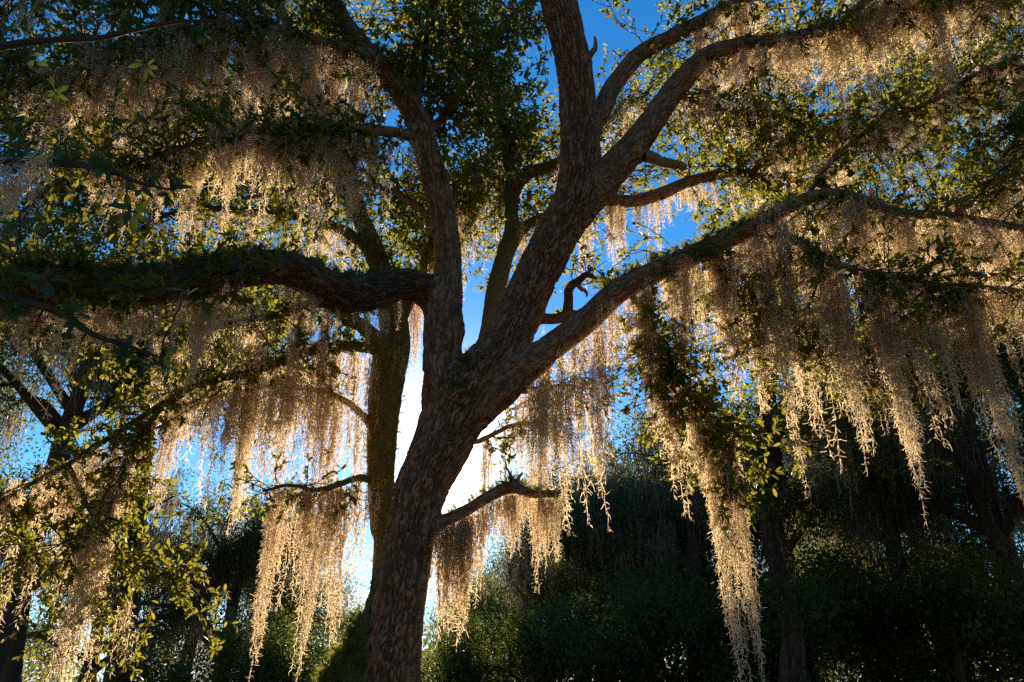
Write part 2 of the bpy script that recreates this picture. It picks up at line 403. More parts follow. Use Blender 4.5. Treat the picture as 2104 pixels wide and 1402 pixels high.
limb('behind_branch', oak, [(1225, 410, 5.9, 26), (1290, 414, 6.0, 30), (1350, 402, 6.05, 31), (1420, 372, 6.1, 27), (1490, 358, 6.1, 24), (1545, 360, 6.1, 22), (1590, 395, 6.0, 18), (1625, 450, 5.95, 14), (1670, 520, 5.9, 10)], bark=0.008, cell=0.02)
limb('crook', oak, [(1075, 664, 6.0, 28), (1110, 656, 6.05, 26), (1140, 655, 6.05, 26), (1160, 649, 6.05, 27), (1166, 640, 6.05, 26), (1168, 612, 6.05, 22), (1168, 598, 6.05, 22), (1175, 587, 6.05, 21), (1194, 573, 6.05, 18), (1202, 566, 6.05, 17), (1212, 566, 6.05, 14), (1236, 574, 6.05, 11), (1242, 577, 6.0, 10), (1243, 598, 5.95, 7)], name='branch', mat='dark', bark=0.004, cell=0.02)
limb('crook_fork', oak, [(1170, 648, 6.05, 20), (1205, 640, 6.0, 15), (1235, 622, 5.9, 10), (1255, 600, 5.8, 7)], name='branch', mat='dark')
limb('crook_spur', oak, [(1184, 585, 6.05, 12), (1200, 598, 6.05, 9), (1206, 608, 6.04, 5)], name='branch')
limb('stub', oak, [(880, 1085, 6.0, 36), (915, 1070, 5.96, 30), (965, 1045, 5.92, 28), (1005, 1020, 5.9, 29), (1050, 1002, 5.88, 30), (1095, 1014, 5.86, 22), (1146, 1014, 5.84, 17)], name='branch', bark=0.006, cell=0.018)
limb('stub_spur', oak, [(1050, 1000, 5.88, 16), (1066, 984, 5.87, 9), (1072, 972, 5.87, 4)], name='branch')
limb('stub_twig', oak, [(1056, 996, 5.88, 8), (1046, 970, 5.87, 5), (1036, 948, 5.86, 3)], name='branch')
limb('rear_limb', oak, [(990, 740, 6.2, 50), (1008, 680, 6.5, 50), (1018, 600, 6.8, 46), (1034, 540, 6.9, 44), (1050, 480, 7.0, 38), (1050, 420, 7.0, 32), (1048, 350, 7.0, 28), (1040, 280, 6.9, 24), (1020, 200, 6.8, 20), (985, 110, 6.7, 17), (960, 20, 6.6, 14), (940, -80, 6.5, 11)], bark=0.008, cell=0.02, mat='mossy')
limb('rear_fork', oak, [(1040, 512, 6.95, 26), (1075, 470, 7.0, 27), (1110, 450, 7.0, 24), (1160, 440, 7.1, 20), (1240, 400, 7.2, 16), (1300, 350, 7.2, 11)], name='branch', bark=0.006, cell=0.02, mat='mossy')
limb('rear_fork2', oak, [(1050, 400, 7.0, 26), (1085, 358, 7.0, 30), (1140, 338, 7.0, 28), (1200, 300, 7.0, 22), (1260, 240, 7.0, 16), (1330, 190, 7.0, 11)], name='branch', bark=0.006, cell=0.02, mat='mossy')
bb = P(700, 1402, 6.0)
limb('buttress', oak, [(724, 1402, 6.0, 138), (754, 1330, 6.0, 104), (782, 1265, 6.02, 78), (800, 1195, 6.02, 62), (822, 1110, 6.0, 40)], name='buttress', bark=0.018, cell=0.034, mat='mossy',
     extra=(np.array([[bb[0] - 0.35, 6.0, -0.2], [bb[0] - 0.22, 6.0, 0.6], [bb[0] - 0.1, 6.0, 1.3]]), np.array([0.42, 0.33, 0.29])))
# smaller branches which carry the leaves and the moss
limb('top_left', oak, [(770, 130, 5.35, 34), (700, 100, 5.2, 30), (610, 72, 5.1, 26), (500, 55, 5.0, 22), (380, 70, 4.8, 19), (230, 110, 4.6, 16), (60, 170, 4.4, 13), (-100, 220, 4.3, 10)], name='branch')
limb('top_left2', oak, [(868, 290, 5.6, 24), (800, 270, 5.4, 22), (700, 262, 5.2, 20), (580, 270, 5.0, 18), (460, 280, 4.8, 15), (330, 320, 4.6, 12), (200, 345, 4.5, 9)], name='branch')
limb('top_left3', oak, [(690, 20, 5.2, 26), (600, -40, 5.0, 24), (450, -50, 4.8, 20), (280, -30, 4.6, 17), (100, -20, 4.4, 13), (-60, 0, 4.3, 10)], name='branch')
limb('mid_left', oak, [(905, 470, 5.85, 18), (850, 420, 6.0, 16), (780, 385, 6.2, 14), (690, 375, 6.4, 12), (590, 390, 6.5, 10), (500, 410, 6.5, 8)], name='branch')
limb('centre_up', oak, [(872, 290, 5.6, 20), (930, 210, 5.8, 17), (985, 130, 5.9, 14), (1040, 60, 5.9, 11), (1090, -20, 5.9, 8)], name='branch')
limb('centre_up2', oak, [(850, 225, 5.5, 20), (870, 140, 5.5, 16), (880, 60, 5.4, 13), (890, -30, 5.4, 9)], name='branch')
limb('right_hang', oak, [(1290, 600, 5.72, 20), (1315, 645, 5.75, 17), (1350, 700, 5.8, 15), (1395, 770, 5.85, 13), (1440, 840, 5.9, 11), (1480, 900, 5.9, 9), (1500, 960, 5.9, 6)], name='branch')
limb('right_hang2', oak, [(1440, 530, 5.6, 18), (1500, 590, 5.7, 15), (1570, 640, 5.8, 13), (1660, 690, 5.8, 11), (1750, 710, 5.8, 9), (1860, 730, 5.8, 7)], name='branch')
limb('right_out', oak, [(1570, 455, 5.4, 20), (1640, 500, 5.3, 18), (1730, 545, 5.2, 15), (1840, 570, 5.1, 13), (1960, 585, 5.0, 11), (2110, 600, 4.9, 9), (2240, 610, 4.8, 6)], name='branch')
limb('right_top', oak, [(1655, 412, 5.35, 12), (1690, 350, 5.5, 10), (1745, 300, 5.6, 10), (1820, 245, 5.6, 11), (1900, 215, 5.6, 11), (1960, 180, 5.6, 10), (2030, 140, 5.6, 8), (2130, 110, 5.6, 6)], name='branch')
limb('right_mid', oak, [(1540, 360, 6.1, 14), (1600, 300, 6.1, 12), (1680, 270, 6.1, 10), (1760, 240, 6.1, 7)], name='branch')
limb('right_far', oak, [(1960, 446, 5.0, 15), (2020, 380, 5.1, 12), (2080, 300, 5.2, 10), (2140, 220, 5.2, 7)], name='branch')
limb('right_top2', oak, [(1720, 55, 5.2, 20), (1800, -10, 5.0, 17), (1900, -40, 4.9, 14), (2030, -50, 4.8, 11), (2180, -40, 4.7, 8)], name='branch')
limb('fork_twig', oak, [(1380, 195, 5.6, 13), (1440, 215, 5.7, 11), (1520, 235, 5.7, 9), (1610, 240, 5.7, 6)], name='branch')
limb('sun_branch', oak, [(1040, 790, 5.98, 16), (1075, 800, 6.4, 14), (1125, 800, 6.7, 12), (1175, 792, 7.0, 9), (1225, 785, 7.2, 6)], name='branch')
limb('glow_twig', oak, [(930, 900, 6.15, 14), (985, 905, 6.8, 11), (1040, 880, 7.3, 9), (1100, 872, 7.6, 7), (1150, 885, 7.8, 5)], name='branch')
# -- the stem close behind
limb('back_stem', back_oak, [(792, 1150, 7.7, 58), (786, 1080, 7.7, 60), (782, 1000, 7.7, 66), (786, 900, 7.7, 74), (792, 820, 7.7, 82), (800, 750, 7.7, 86), (812, 700, 7.75, 70), (800, 620, 7.8, 60), (770, 520, 7.8, 50), (730, 420, 7.8, 40), (690, 310, 7.7, 32), (640, 200, 7.6, 26), (600, 90, 7.5, 18), (570, 0, 7.5, 10)],
     name='trunk', bark=0.009, cell=0.034, mat='mossy', extra=(np.array([[back_base[0], back_base[1], -0.15], [back_base[0], back_base[1], 0.8]]), np.array([0.26, 0.17])))
limb('back_left', back_oak, [(810, 725, 7.7, 32), (760, 716, 7.5, 28), (700, 712, 7.3, 25), (640, 722, 7.1, 22), (580, 745, 6.9, 20), (500, 768, 6.7, 18), (410, 790, 6.5, 17), (335, 830, 6.3, 16), (240, 890, 6.1, 14), (130, 960, 5.9, 12), (0, 1030, 5.8, 10), (-120, 1080, 5.7, 7)], bark=0.006, cell=0.02, mat='mossy')
limb('back_left_up', back_oak, [(815, 740, 7.7, 30), (760, 690, 7.4, 30), (715, 655, 7.0, 26), (690, 630, 6.6, 24), (650, 620, 6.4, 20), (580, 640, 6.3, 16), (480, 670, 6.2, 13), (360, 690, 6.1, 10), (240, 690, 6.0, 7)], name='branch', mat='mossy')
limb('back_mid', back_oak, [(790, 1000, 7.7, 20), (755, 985, 7.5, 16), (710, 990, 7.2, 13), (660, 1005, 7.0, 11), (600, 1000, 6.9, 8), (540, 1010, 6.8, 6)], name='branch', mat='mossy')
limb('back_mid2', back_oak, [(782, 900, 7.7, 18), (740, 850, 7.6, 15), (690, 815, 7.5, 13), (630, 800, 7.5, 11), (560, 810, 7.5, 9), (480, 830, 7.4, 6)], name='branch', mat='mossy')
limb('back_up1', back_oak, [(770, 520, 7.8, 26), (690, 470, 7.7, 22), (590, 440, 7.6, 18), (480, 430, 7.5, 14), (350, 440, 7.4, 11), (200, 470, 7.3, 8)], name='branch', mat='mossy')
limb('back_up2', back_oak, [(700, 330, 7.7, 22), (620, 290, 7.6, 18), (520, 240, 7.5, 15), (400, 210, 7.4, 12), (250, 200, 7.3, 9), (80, 220, 7.2, 6)], name='branch', mat='mossy')
limb('back_right', back_oak, [(812, 690, 7.75, 26), (850, 600, 8.0, 22), (880, 500, 8.2, 18), (930, 400, 8.3, 14), (990, 330, 8.3, 11), (1060, 280, 8.3, 8)], name='branch', mat='mossy')
limb('low_left', back_oak, [(335, 830, 6.3, 12), (290, 900, 6.1, 11), (250, 980, 5.9, 10), (225, 1050, 5.7, 9), (190, 1090, 5.6, 7), (120, 1120, 5.5, 5)], name='branch', mat='mossy')

limb('back_up3', back_oak, [(735, 430, 7.8, 22), (650, 385, 8.1, 18), (560, 345, 8.3, 15), (430, 335, 8.4, 12), (280, 350, 8.4, 9), (90, 380, 8.4, 6)], name='branch', mat='mossy')
limb('low_left2', back_oak, [(140, 955, 5.9, 11), (185, 1050, 6.0, 10), (250, 1130, 6.1, 9), (335, 1180, 6.2, 7), (430, 1205, 6.3, 4)], name='branch', mat='mossy')
limb('low_left3', back_oak, [(10, 1025, 5.8, 10), (60, 1120, 5.8, 9), (140, 1200, 5.85, 7), (240, 1260, 5.9, 5)], name='branch', mat='mossy')

third_base = P(1600, 1300, 12.0); third_base[2] = 0.0
third_oak = empty('live_oak', tuple(third_base), 'dark moss hung oak whose trunk stands in shade beyond the arching limb', 'tree')
limb('third_stem', third_oak, [(1628, 1300, 12, 50), (1600, 1180, 12, 42), (1582, 1080, 12, 44), (1590, 960, 12, 38), (1574, 850, 12, 40), (1590, 740, 12, 34), (1612, 660, 12, 36), (1620, 520, 11.8, 34), (1640, 350, 11.6, 24), (1650, 200, 11.4, 14)], name='trunk', bark=0.03, cell=0.06, mat='far',
     extra=(np.array([[third_base[0], 12.0, -0.2], [third_base[0], 12.0, 1.2]]), np.array([0.36, 0.25])), step=0.05)
for kx, tr in {'third_a': [(1592, 850, 12, 28), (1680, 785, 11.6, 22), (1800, 745, 11.2, 17), (1950, 720, 10.8, 12), (2120, 700, 10.5, 7)],
               'third_low': [(1586, 900, 12, 20), (1630, 866, 11.8, 15), (1680, 852, 11.6, 11), (1740, 860, 11.4, 6)],
               'third_low2': [(1590, 985, 12, 18), (1545, 925, 11.8, 13), (1500, 905, 11.6, 9), (1450, 910, 11.5, 5)],
               'third_b': [(1600, 690, 12, 24), (1520, 610, 11.8, 18), (1430, 560, 11.6, 13), (1340, 520, 11.4, 8)],
               'third_c': [(1610, 600, 12, 26), (1720, 520, 11.4, 20), (1860, 475, 11, 15), (2000, 420, 10.6, 11), (2150, 380, 10.2, 7)],
               'third_d': [(1625, 480, 11.8, 22), (1560, 390, 11.6, 17), (1480, 290, 11.4, 13), (1400, 190, 11.2, 10), (1330, 90, 11, 7)],
               'third_e': [(1640, 350, 11.6, 20), (1740, 280, 11.2, 16), (1860, 215, 10.8, 12), (2000, 140, 10.4, 9), (2120, 60, 10, 6)],
               'third_f': [(1650, 220, 11.4, 14), (1600, 120, 11.2, 11), (1540, 40, 11, 8), (1490, -60, 11, 5)],
               'third_g': [(1650, 220, 11.4, 14), (1750, 110, 11, 11), (1880, 40, 10.6, 8), (2010, -30, 10.2, 5)]}.items():
    limb(kx, third_oak, tr, name='branch', mat='far')

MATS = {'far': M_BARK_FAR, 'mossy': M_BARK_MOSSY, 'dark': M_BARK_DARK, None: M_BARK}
LIMB_OBJ = {}
def local(V, owner): return V - np.array(owner.location)[None]
for key, (C, rr, owner, name, bark, cell, segs, mat, seed, fillet) in RAILS.items():
    rmax = rr.max()
    if bark > 0: sg = int(np.clip(2 * math.pi * np.median(rr) / 0.0062, 26, 250)); sg += sg % 2
    else: sg = 12 if rmax > 0.03 else 8
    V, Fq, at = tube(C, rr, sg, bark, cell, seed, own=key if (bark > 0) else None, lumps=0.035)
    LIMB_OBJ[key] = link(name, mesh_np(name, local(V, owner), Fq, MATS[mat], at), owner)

# ------------------------------------------------------------------ twigs and leaves
def grow_twigs(key, n, lmin, lmax, rng, t0=0.1, t1=1.0, up=0.0, leaves=9, subs=(2, 4), llen=(0.045, 0.075)):
    """returns twig polylines and leaf placements hung on the rail"""
    C, rr = RAILS[key][0], RAILS[key][1]
    tw, lp, ld, ln, ll = [], [], [], [], []
    for q in range(n):
        i = int(np.clip(rng.uniform(t0, t1), 0, 0.999) * len(C))
        T = C[min(i + 1, len(C) - 1)] - C[max(i - 1, 0)]; T = T / (np.linalg.norm(T) + 1e-9)
        d = unit(rng.normal(size=3) + T * 0.6 + np.array([0, 0, up])); L = rng.uniform(lmin, lmax)
        p = C[i].copy(); pts = [p.copy()]; r0 = min(0.006, rr[i] * 0.7)
        k = 4
        for s in range(k):
            d = unit(d + rng.normal(size=3) * 0.28 + np.array([0, 0, -0.10])); p = p + d * L / k; pts.append(p.copy())
        tw.append((np.array(pts), r0))
        ends = [(np.array(pts), d)]
        for s in range(rng.integers(*subs)):
            b = pts[rng.integers(1, k + 1)]; dd = unit(d + rng.normal(size=3) * 0.8); l2 = L * rng.uniform(0.25, 0.55)
            q1 = b + dd * l2 * 0.5; dd2 = unit(dd + rng.normal(size=3) * 0.35); q2 = q1 + dd2 * l2 * 0.5
            sp = np.array([b, q1, q2]); tw.append((sp, r0 * 0.6)); ends.append((sp, dd2))
        for sp, dd in ends:
            m = int(leaves * rng.uniform(0.7, 1.3))
            u = 1 - rng.uniform(0, 1, m) ** 1.6 * 0.85
            u[0] = 1.0
            x = u * (len(sp) - 1); a = np.minimum(x.astype(int), len(sp) - 2); f = (x - a)[:, None]
            lp.append(sp[a] * (1 - f) + sp[a + 1] * f)
            ld.append(unit(dd[None] * 0.7 + rng.normal(size=(m, 3)) * 0.75 + np.array([0, 0, -0.1])))
            ln.append(unit(rng.normal(size=(m, 3)) * 0.6 + np.array([0, 0, 0.9])))
            ll.append(rng.uniform(llen[0], llen[1], m))
    return tw, np.vstack(lp), np.vstack(ld), np.vstack(ln), np.concatenate(ll)

def twig_mesh(tw, owner, name, mat):
    Vs, Fs, o = [], [], 0
    ang = np.arange(3) * 2 * math.pi / 3
    for pts, r0 in tw:
        n = len(pts); T = unit(np.gradient(pts, axis=0))
        A = unit(np.cross(T, np.array([0.31, 0.2, 0.93]))); B = np.cross(T, A)
        rr = np.linspace(r0, r0 * 0.35, n)
        V = pts[:, None] + (A[:, None] * np.cos(ang)[None, :, None] + B[:, None] * np.sin(ang)[None, :, None]) * rr[:, None, None]
        i = np.arange(n - 1)[:, None] * 3; j = np.arange(3)[None]
        Fq = np.stack([i + j, i + (j + 1) % 3, i + 3 + (j + 1) % 3, i + 3 + j], -1).reshape(-1, 4)
        Vs.append(V.reshape(-1, 3)); Fs.append(Fq + o); o += n * 3
    return tag(link(name, mesh_np(name, local(np.vstack(Vs), owner), np.vstack(Fs), mat), owner), kind='stuff')

TWIGS = {   # rail: (twigs, min len, max len, start, end, up, leaves)
    'trunk': (26, .3, .9, .82, 1.0, .3, 9), 'left_stem': (60, .3, .8, .72, 1.0, .3, 10), 'left_limb': (95, .2, .55, .5, 1.0, .3, 10),
    'arch_limb': (34, .25, .6, .35, 1.0, .6, 11), 'fork_limb': (60, .3, .7, .4, 1.0, .3, 10), 'upper_branch': (50, .3, .7, .35, 1.0, .3, 10),
    'behind_branch': (46, .25, .6, .35, 1.0, .3, 10), 'crook': (8, .2, .45, .4, 1.0, .4, 7),
    'rear_limb': (120, .3, .75, .45, 1.0, .2, 11), 'rear_fork': (50, .25, .6, .25, 1.0, .2, 10), 'rear_fork2': (60, .25, .6, .25, 1.0, .2, 10),
    'top_left': (110, .3, .7, .1, 1.0, .1, 10), 'top_left2': (90, .25, .65, .1, 1.0, .1, 10), 'top_left3': (90, .3, .7, .05, 1.0, 0, 10),
    'mid_left': (26, .25, .6, .15, 1.0, .1, 10), 'centre_up': (90, .3, .7, .1, 1.0, .1, 11), 'centre_up2': (80, .3, .7, .1, 1.0, .1, 11),
    'right_hang': (84, .25, .6, .12, 1.0, .0, 11), 'right_hang2': (120, .25, .6, .12, 1.0, .0, 11), 'right_out': (70, .25, .6, .1, 1.0, .1, 10),
    'right_top': (75, .3, .65, .1, 1.0, .2, 10), 'right_mid': (34, .25, .6, .1, 1.0, .1, 10), 'right_far': (60, .3, .6, .1, 1.0, .1, 11),
    'right_top2': (50, .3, .6, .1, 1.0, 0, 10), 'fork_twig': (50, .25, .6, .1, 1.0, .1, 9), 'glow_twig': (12, .15, .35, .35, 1.0, -.2, 7), 'sun_branch': (16, .2, .45, .3, 1.0, -.2, 8),
}
BACK_TWIGS = {
    'back_left': (80, .25, .6, .12, 1.0, .2, 11), 'back_left_up': (60, .25, .55, .2, 1.0, .2, 10), 'back_mid': (16, .2, .45, .3, 1.0, 0, 8), 'back_mid2': (10, .2, .4, .3, 1.0, 0, 8),
    'back_up1': (36, .3, .8, .1, 1.0, .1, 11), 'back_up2': (120, .3, .8, .1, 1.0, .1, 11), 'back_stem': (26, .3, .8, .66, 1.0, .2, 10), 'back_right': (60, .3, .7, .3, 1.0, .1, 11),
    'back_up3': (90, .3, .8, .1, 1.0, .1, 11), 'low_left2': (22, .25, .6, .1, 1.0, 0, 11), 'low_left3': (22, .25, .6, .1, 1.0, 0, 11),
    'low_left': (34, .25, .6, .1, 1.0, 0, 11),
}
LEAF_ME = mesh_np('leaf', LEAF7, LEAF7_F, M_LEAF)
def basis(pos, d, nrm, L, W):
    d = d / np.linalg.norm(d); s = np.cross(nrm, d); s = s / np.linalg.norm(s); z = np.cross(d, s)
    M = Matrix.Identity(4)
    for r in range(3):
        M[r][0] = d[r] * L; M[r][1] = s[r] * W; M[r][2] = z[r] * L; M[r][3] = pos[r]
    return M
def foliage(spec, owner, seed, singles):
    rng = np.random.default_rng(seed)
    TW, A, B, Cn, L = [], [], [], [], []
    for key, (n, a, b, s0, s1, up, lv) in spec.items():
        n = int(n * 1.5)
        tw, lp, ld, ln, ll = grow_twigs(key, n, a, b, rng, s0, s1, up, lv)
        TW += tw; A.append(lp); B.append(ld); Cn.append(ln); L.append(ll)
    A = np.vstack(A); B = np.vstack(B); Cn = np.vstack(Cn); L = np.concatenate(L)
    twig_mesh(TW, owner, 'twigs', M_BARK_FAR)
    rel = A - CAM; dep = rel @ FWD; x = CX + F * (rel @ RGT) / dep; y = CY - F * (rel @ UPV) / dep
    inside = (x > 20) & (x < 2080) & (y > 20) & (y < 1380)
    big = np.where(inside, L / dep, 0); order = np.argsort(-big); pick = order[:singles]
    W = L * RNG.uniform(0.36, 0.5, len(L))
    for i in pick:
        o = link('leaf', LEAF_ME, owner); o.matrix_local = basis(A[i] - np.array(owner.location), B[i], Cn[i], L[i], W[i])
    m = np.ones(len(A), bool); m[pick] = False
    V, Fa = scatter(LEAF6, LEAF6_F, A[m], B[m], Cn[m], L[m], W[m])
    tag(link('foliage', mesh_np('foliage', local(V, owner), Fa, M_LEAF), owner), kind='stuff')
    print('leaves', len(A), 'tris', len(Fa))
foliage(TWIGS, oak, 3, 300)
foliage(BACK_TWIGS, back_oak, 4, 200)

# ------------------------------------------------------------------ hanging moss
def moss_mesh(name, length, rx, ry, strands, seed, taper=1.0, curls=2, ds=0.023, cl=(0.025, 0.055), w=0.0052, mat=None, shape='curtain'):
    rng = np.random.default_rng(seed)
    segs0, segs1, wid0, wid1 = [], [], [], []
    for s in range(strands):
        if shape == 'tail':
            a = rng.uniform(0, 2 * math.pi); q = rng.uniform(0, 1) ** 0.5
            off = np.array([rx * q * math.cos(a), ry * q * math.sin(a), 0]); l = length * (1 - 0.75 * rng.uniform(0, 1) ** (0.8 * taper))
        else:
            u = rng.uniform(-1, 1); off = np.array([rx * u, ry * rng.normal() * 0.5, 0])
            env = (1 - 0.45 * abs(u) ** 1.5) * (0.75 + 0.25 * math.sin(u * 7 + seed))
            l = length * env * (0.28 + 0.72 * rng.uniform(0, 1) ** 1.2)
        n = max(4, int(l / ds)); tt = np.arange(n + 1) / n
        ph = rng.uniform(0, 6.28, 4); am = rng.uniform(0.004, 0.018, 2)
        zt = -tt * l + rng.uniform(-0.03, 0.02)
        squeeze = (1 - 0.55 * (tt * l / length)) if shape == 'tail' else np.ones(n + 1)
        start = np.clip(tt * l / 0.12, 0, 1)
        c = np.stack([off[0] * squeeze + am[0] * np.sin(tt * l * 9 + ph[0]) + 0.35 * am[0] * np.sin(tt * l * 60 + ph[2]),
                      off[1] * squeeze * (0.25 + 0.75 * start) + am[1] * np.sin(tt * l * 8 + ph[1]) + 0.35 * am[1] * np.sin(tt * l * 57 + ph[3]), zt], -1)
        segs0.append(c[:-1]); segs1.append(c[1:]); wid0.append(np.full(n, w * 0.8)); wid1.append(np.full(n, w * 0.8))
        for k in range(curls):
            m = n
            p = c[:-1] + (c[1:] - c[:-1]) * rng.uniform(0, 1, (m, 1))
            az = rng.uniform(0, 2 * math.pi, m); el = rng.uniform(-1.3, 0.15, m)
            d = np.stack([np.cos(az) * np.cos(el), np.sin(az) * np.cos(el), np.sin(el)], -1)
            L = rng.uniform(cl[0], cl[1], m)[:, None] * (1.25 if k == 0 else 0.9)
            bend = rnd_dirs(m, rng) * 0.75 + np.array([0, 0, -0.25])
            for g in range(3):
                q = p + d * L / 3
                segs0.append(p); segs1.append(q)
                wid0.append(np.full(m, w * (1.0 - 0.22 * g))); wid1.append(np.full(m, w * (1.0 - 0.22 * (g + 1))))
                d = unit(d + bend * (0.9 if g == 0 else -0.5 if g == 1 and k % 2 else 0.9)); p = q
    a = np.vstack(segs0); b = np.vstack(segs1); w0 = np.concatenate(wid0); w1 = np.concatenate(wid1)
    t = unit(b - a); s = unit(np.cross(t, rnd_dirs(len(a), rng)))
    V = np.stack([a - s * w0[:, None] / 2, a + s * w0[:, None] / 2, b + s * w1[:, None] / 2, b - s * w1[:, None] / 2], 1).reshape(-1, 3)
    Fq = np.arange(len(V)).reshape(-1, 4)
    return mesh_np(name, V, Fq, mat or M_MOSS, smooth=False)
MOSS = {}
def proto(kind, *variants):
    MOSS[kind] = [(v[0], moss_mesh('moss_' + kind, *v)) for v in variants]
#               length  rx   ry  strands seed
proto('short', (0.50, .22, .08, 46, 1), (0.55, .27, .09, 52, 2), (0.45, .18, .10, 42, 13))
proto('mid', (0.90, .25, .12, 44, 3), (1.00, .20, .12, 38, 4), (0.85, .30, .12, 46, 14))
proto('long', (1.45, .23, .12, 38, 5), (1.60, .18, .12, 34, 6))
MOSS['tail'] = [(l, moss_mesh('moss_tail', l, rx, rx, n, sd, shape='tail')) for l, rx, n, sd in ((1.0, .085, 34, 7), (1.15, .10, 38, 8), (0.9, .07, 26, 9))]
MOSS['longtail'] = [(l, moss_mesh('moss_tail', l, rx, rx, n, sd, shape='tail')) for l, rx, n, sd in ((1.9, .11, 38, 10), (2.1, .10, 34, 11))]
MOSS['comb'] = [(l, moss_mesh('moss_comb', l, rx, .06, n, sd)) for l, rx, n, sd in ((0.9, .13, 60, 17), (1.0, .11, 56, 18))]
proto('veil', (0.95, .22, .07, 24, 19), (1.05, .18, .06, 22, 20), (0.85, .25, .06, 24, 23))
MOSS['wisp'] = [(l, moss_mesh('moss_wisp', l, .045, .045, n, sd, shape='tail')) for l, n, sd in ((0.6, 6, 15), (0.9, 7, 16))]

SHEER = ('bright moss curtain by the mossy stem', 'moss on the thin sunlit twig', 'moss on the thin sunlit branch', 'moss at the root of the arching limb', 'moss on the drooping branch', 'moss behind the level limb', 'moss beards near the oak foot', 'moss in front of the sun glow', 'moss on the side branch below the arch')
FESTOONS = []
def hang_at(p, axis_dir, length, kind, label, group, rng, zoff=0.0, twist=0.35):
    l0, me = MOSS[kind][rng.integers(len(MOSS[kind]))]
    o = bpy.data.objects.new('spanish_moss', me); COL.objects.link(o)
    s = length / l0; w = np.clip(s, 0.75, 1.35) * rng.uniform(0.9, 1.15)
    o.location = (p[0], p[1], p[2] + zoff); o.scale = (w, w, s)
    o.rotation_euler = (rng.normal() * 0.025, rng.normal() * 0.025, math.atan2(axis_dir[1], axis_dir[0]) + rng.normal() * twist + (math.pi if rng.random() < 0.5 else 0))
    tag(o, label, 'moss', group); FESTOONS.append(o)
ORD = ['first', 'second', 'third', 'fourth', 'fifth', 'sixth', 'seventh', 'eighth', 'ninth', 'tenth', 'eleventh', 'twelfth', 'thirteenth', 'fourteenth',
       'fifteenth', 'sixteenth', 'seventeenth', 'eighteenth', 'nineteenth', 'twentieth', 'twenty-first', 'twenty-second', 'twenty-third', 'twenty-fourth', 'twenty-fifth', 'twenty-sixth']
LOOK = {'veil': 'sheer', 'comb': 'dense straight', 'short': 'short wide', 'mid': 'broad', 'long': 'long broad', 'tail': 'tapering', 'longtail': 'long tapering', 'wisp': 'thin wispy'}
def kind_for(length, rng, tails=0.3):
    if rng.random() < tails:
        return 'longtail' if length > 1.45 else 'tail' if length > 0.65 else 'wisp'
    return 'short' if length < 0.68 else 'mid' if length < 1.2 else 'long'
def hang_rail(key, t0, t1, n, lo, hi, label, group, seed, tails=0.3):
    rng = np.random.default_rng(seed); C, rr = RAILS[key][0], RAILS[key][1]
    n = max(2, round(n * 0.77))
    for q in range(n):
        tpos = t0 + (t1 - t0) * (q + rng.uniform(0.1, 0.9)) / n
        i = int(np.clip(tpos, 0, 0.999) * len(C)); p = C[i]
        T = C[min(i + 3, len(C) - 1)] - C[max(i - 3, 0)]
        rel = p - CAM; dep = rel @ FWD
        L = rng.uniform(lo, hi) / F * dep * 1.08
        kd = kind_for(L, rng, tails)
        if key == 'stub': kd = 'comb'
        elif kd in ('mid', 'long') and group in SHEER: kd = 'veil'
        hang_at(p, T, L, kd, '%s %s, %s hank from trunk' % (LOOK[kd], label, ORD[q]), group, rng, zoff=-rr[i] * 1.0)
def x_t(key, px):       # rail parameter where the rail crosses that photo column
    C = RAILS[key][0]; rel = C - CAM; x = CX + F * (rel @ RGT) / (rel @ FWD)
    return float(np.argmin(np.abs(x - px))) / len(C)
def hang_x(key, x0, x1, n, lo, hi, label, group, seed, tails=0.3):
    hang_rail(key, x_t(key, x0), x_t(key, x1), n, lo, hi, label, group, seed, tails)

g = 'moss under the broken stub'
hang_x('stub', 905, 985, 6, 215, 290, 'pale moss under the thick part of the broken stub', g, 21, 0.15)
hang_x('stub', 1000, 1140, 7, 110, 190, 'pale moss near the tip of the broken stub', 'moss near the stub tip', 22, 0.3)
hang_x('arch_limb', 1090, 1240, 7, 300, 480, 'moss at the root of the arching limb', 'moss at the root of the arching limb', 23)
hang_x('sun_branch', 1078, 1222, 9, 230, 400, 'glowing moss on the thin branch behind the arching limb', 'moss on the thin sunlit branch', 24)
hang_x('arch_limb', 1250, 1560, 20, 140, 330, 'tan moss under the middle of the arching limb', 'moss under the middle of the arching limb', 25)
hang_x('arch_limb', 1580, 2110, 19, 180, 420, 'tan moss on the thin outer arching limb', 'moss on the outer arching limb', 26)
hang_x('right_hang', 1310, 1500, 10, 180, 340, 'moss on the leafy branch drooping off the arch', 'moss on the drooping branch', 27, 0.5)
hang_x('right_hang2', 1480, 1860, 14, 150, 330, 'moss on the side branch below the arch', 'moss on the side branch below the arch', 28, 0.45)
hang_x('right_out', 1600, 2110, 19, 200, 420, 'brown moss on the low branch beyond the arch', 'moss on the low spreading branch', 29, 0.4)
hang_x('fork_limb', 1440, 1980, 24, 130, 260, 'golden moss under the high forked limb', 'moss under the high forked limb', 30, 0.1)
hang_x('right_top2', 1740, 2110, 14, 140, 240, 'golden brown moss on the topmost outer branch', 'moss on the topmost branch', 31, 0.15)
hang_x('upper_branch', 1420, 1680, 5, 90, 200, 'moss on the high slanting limb', 'moss on the high slanting limb', 32, 0.4)
hang_x('upper_branch', 1245, 1290, 3, 110, 170, 'moss in the crotch of the slanting limb', 'moss in the high crotch', 33, 0.2)
hang_x('behind_branch', 1270, 1560, 10, 70, 150, 'moss on the curved branch behind the stem', 'moss on the curved rear branch', 34, 0.4)
hang_x('right_top', 1700, 2080, 10, 60, 200, 'moss on the leafy upper branch', 'moss on the leafy upper branch', 35, 0.7)
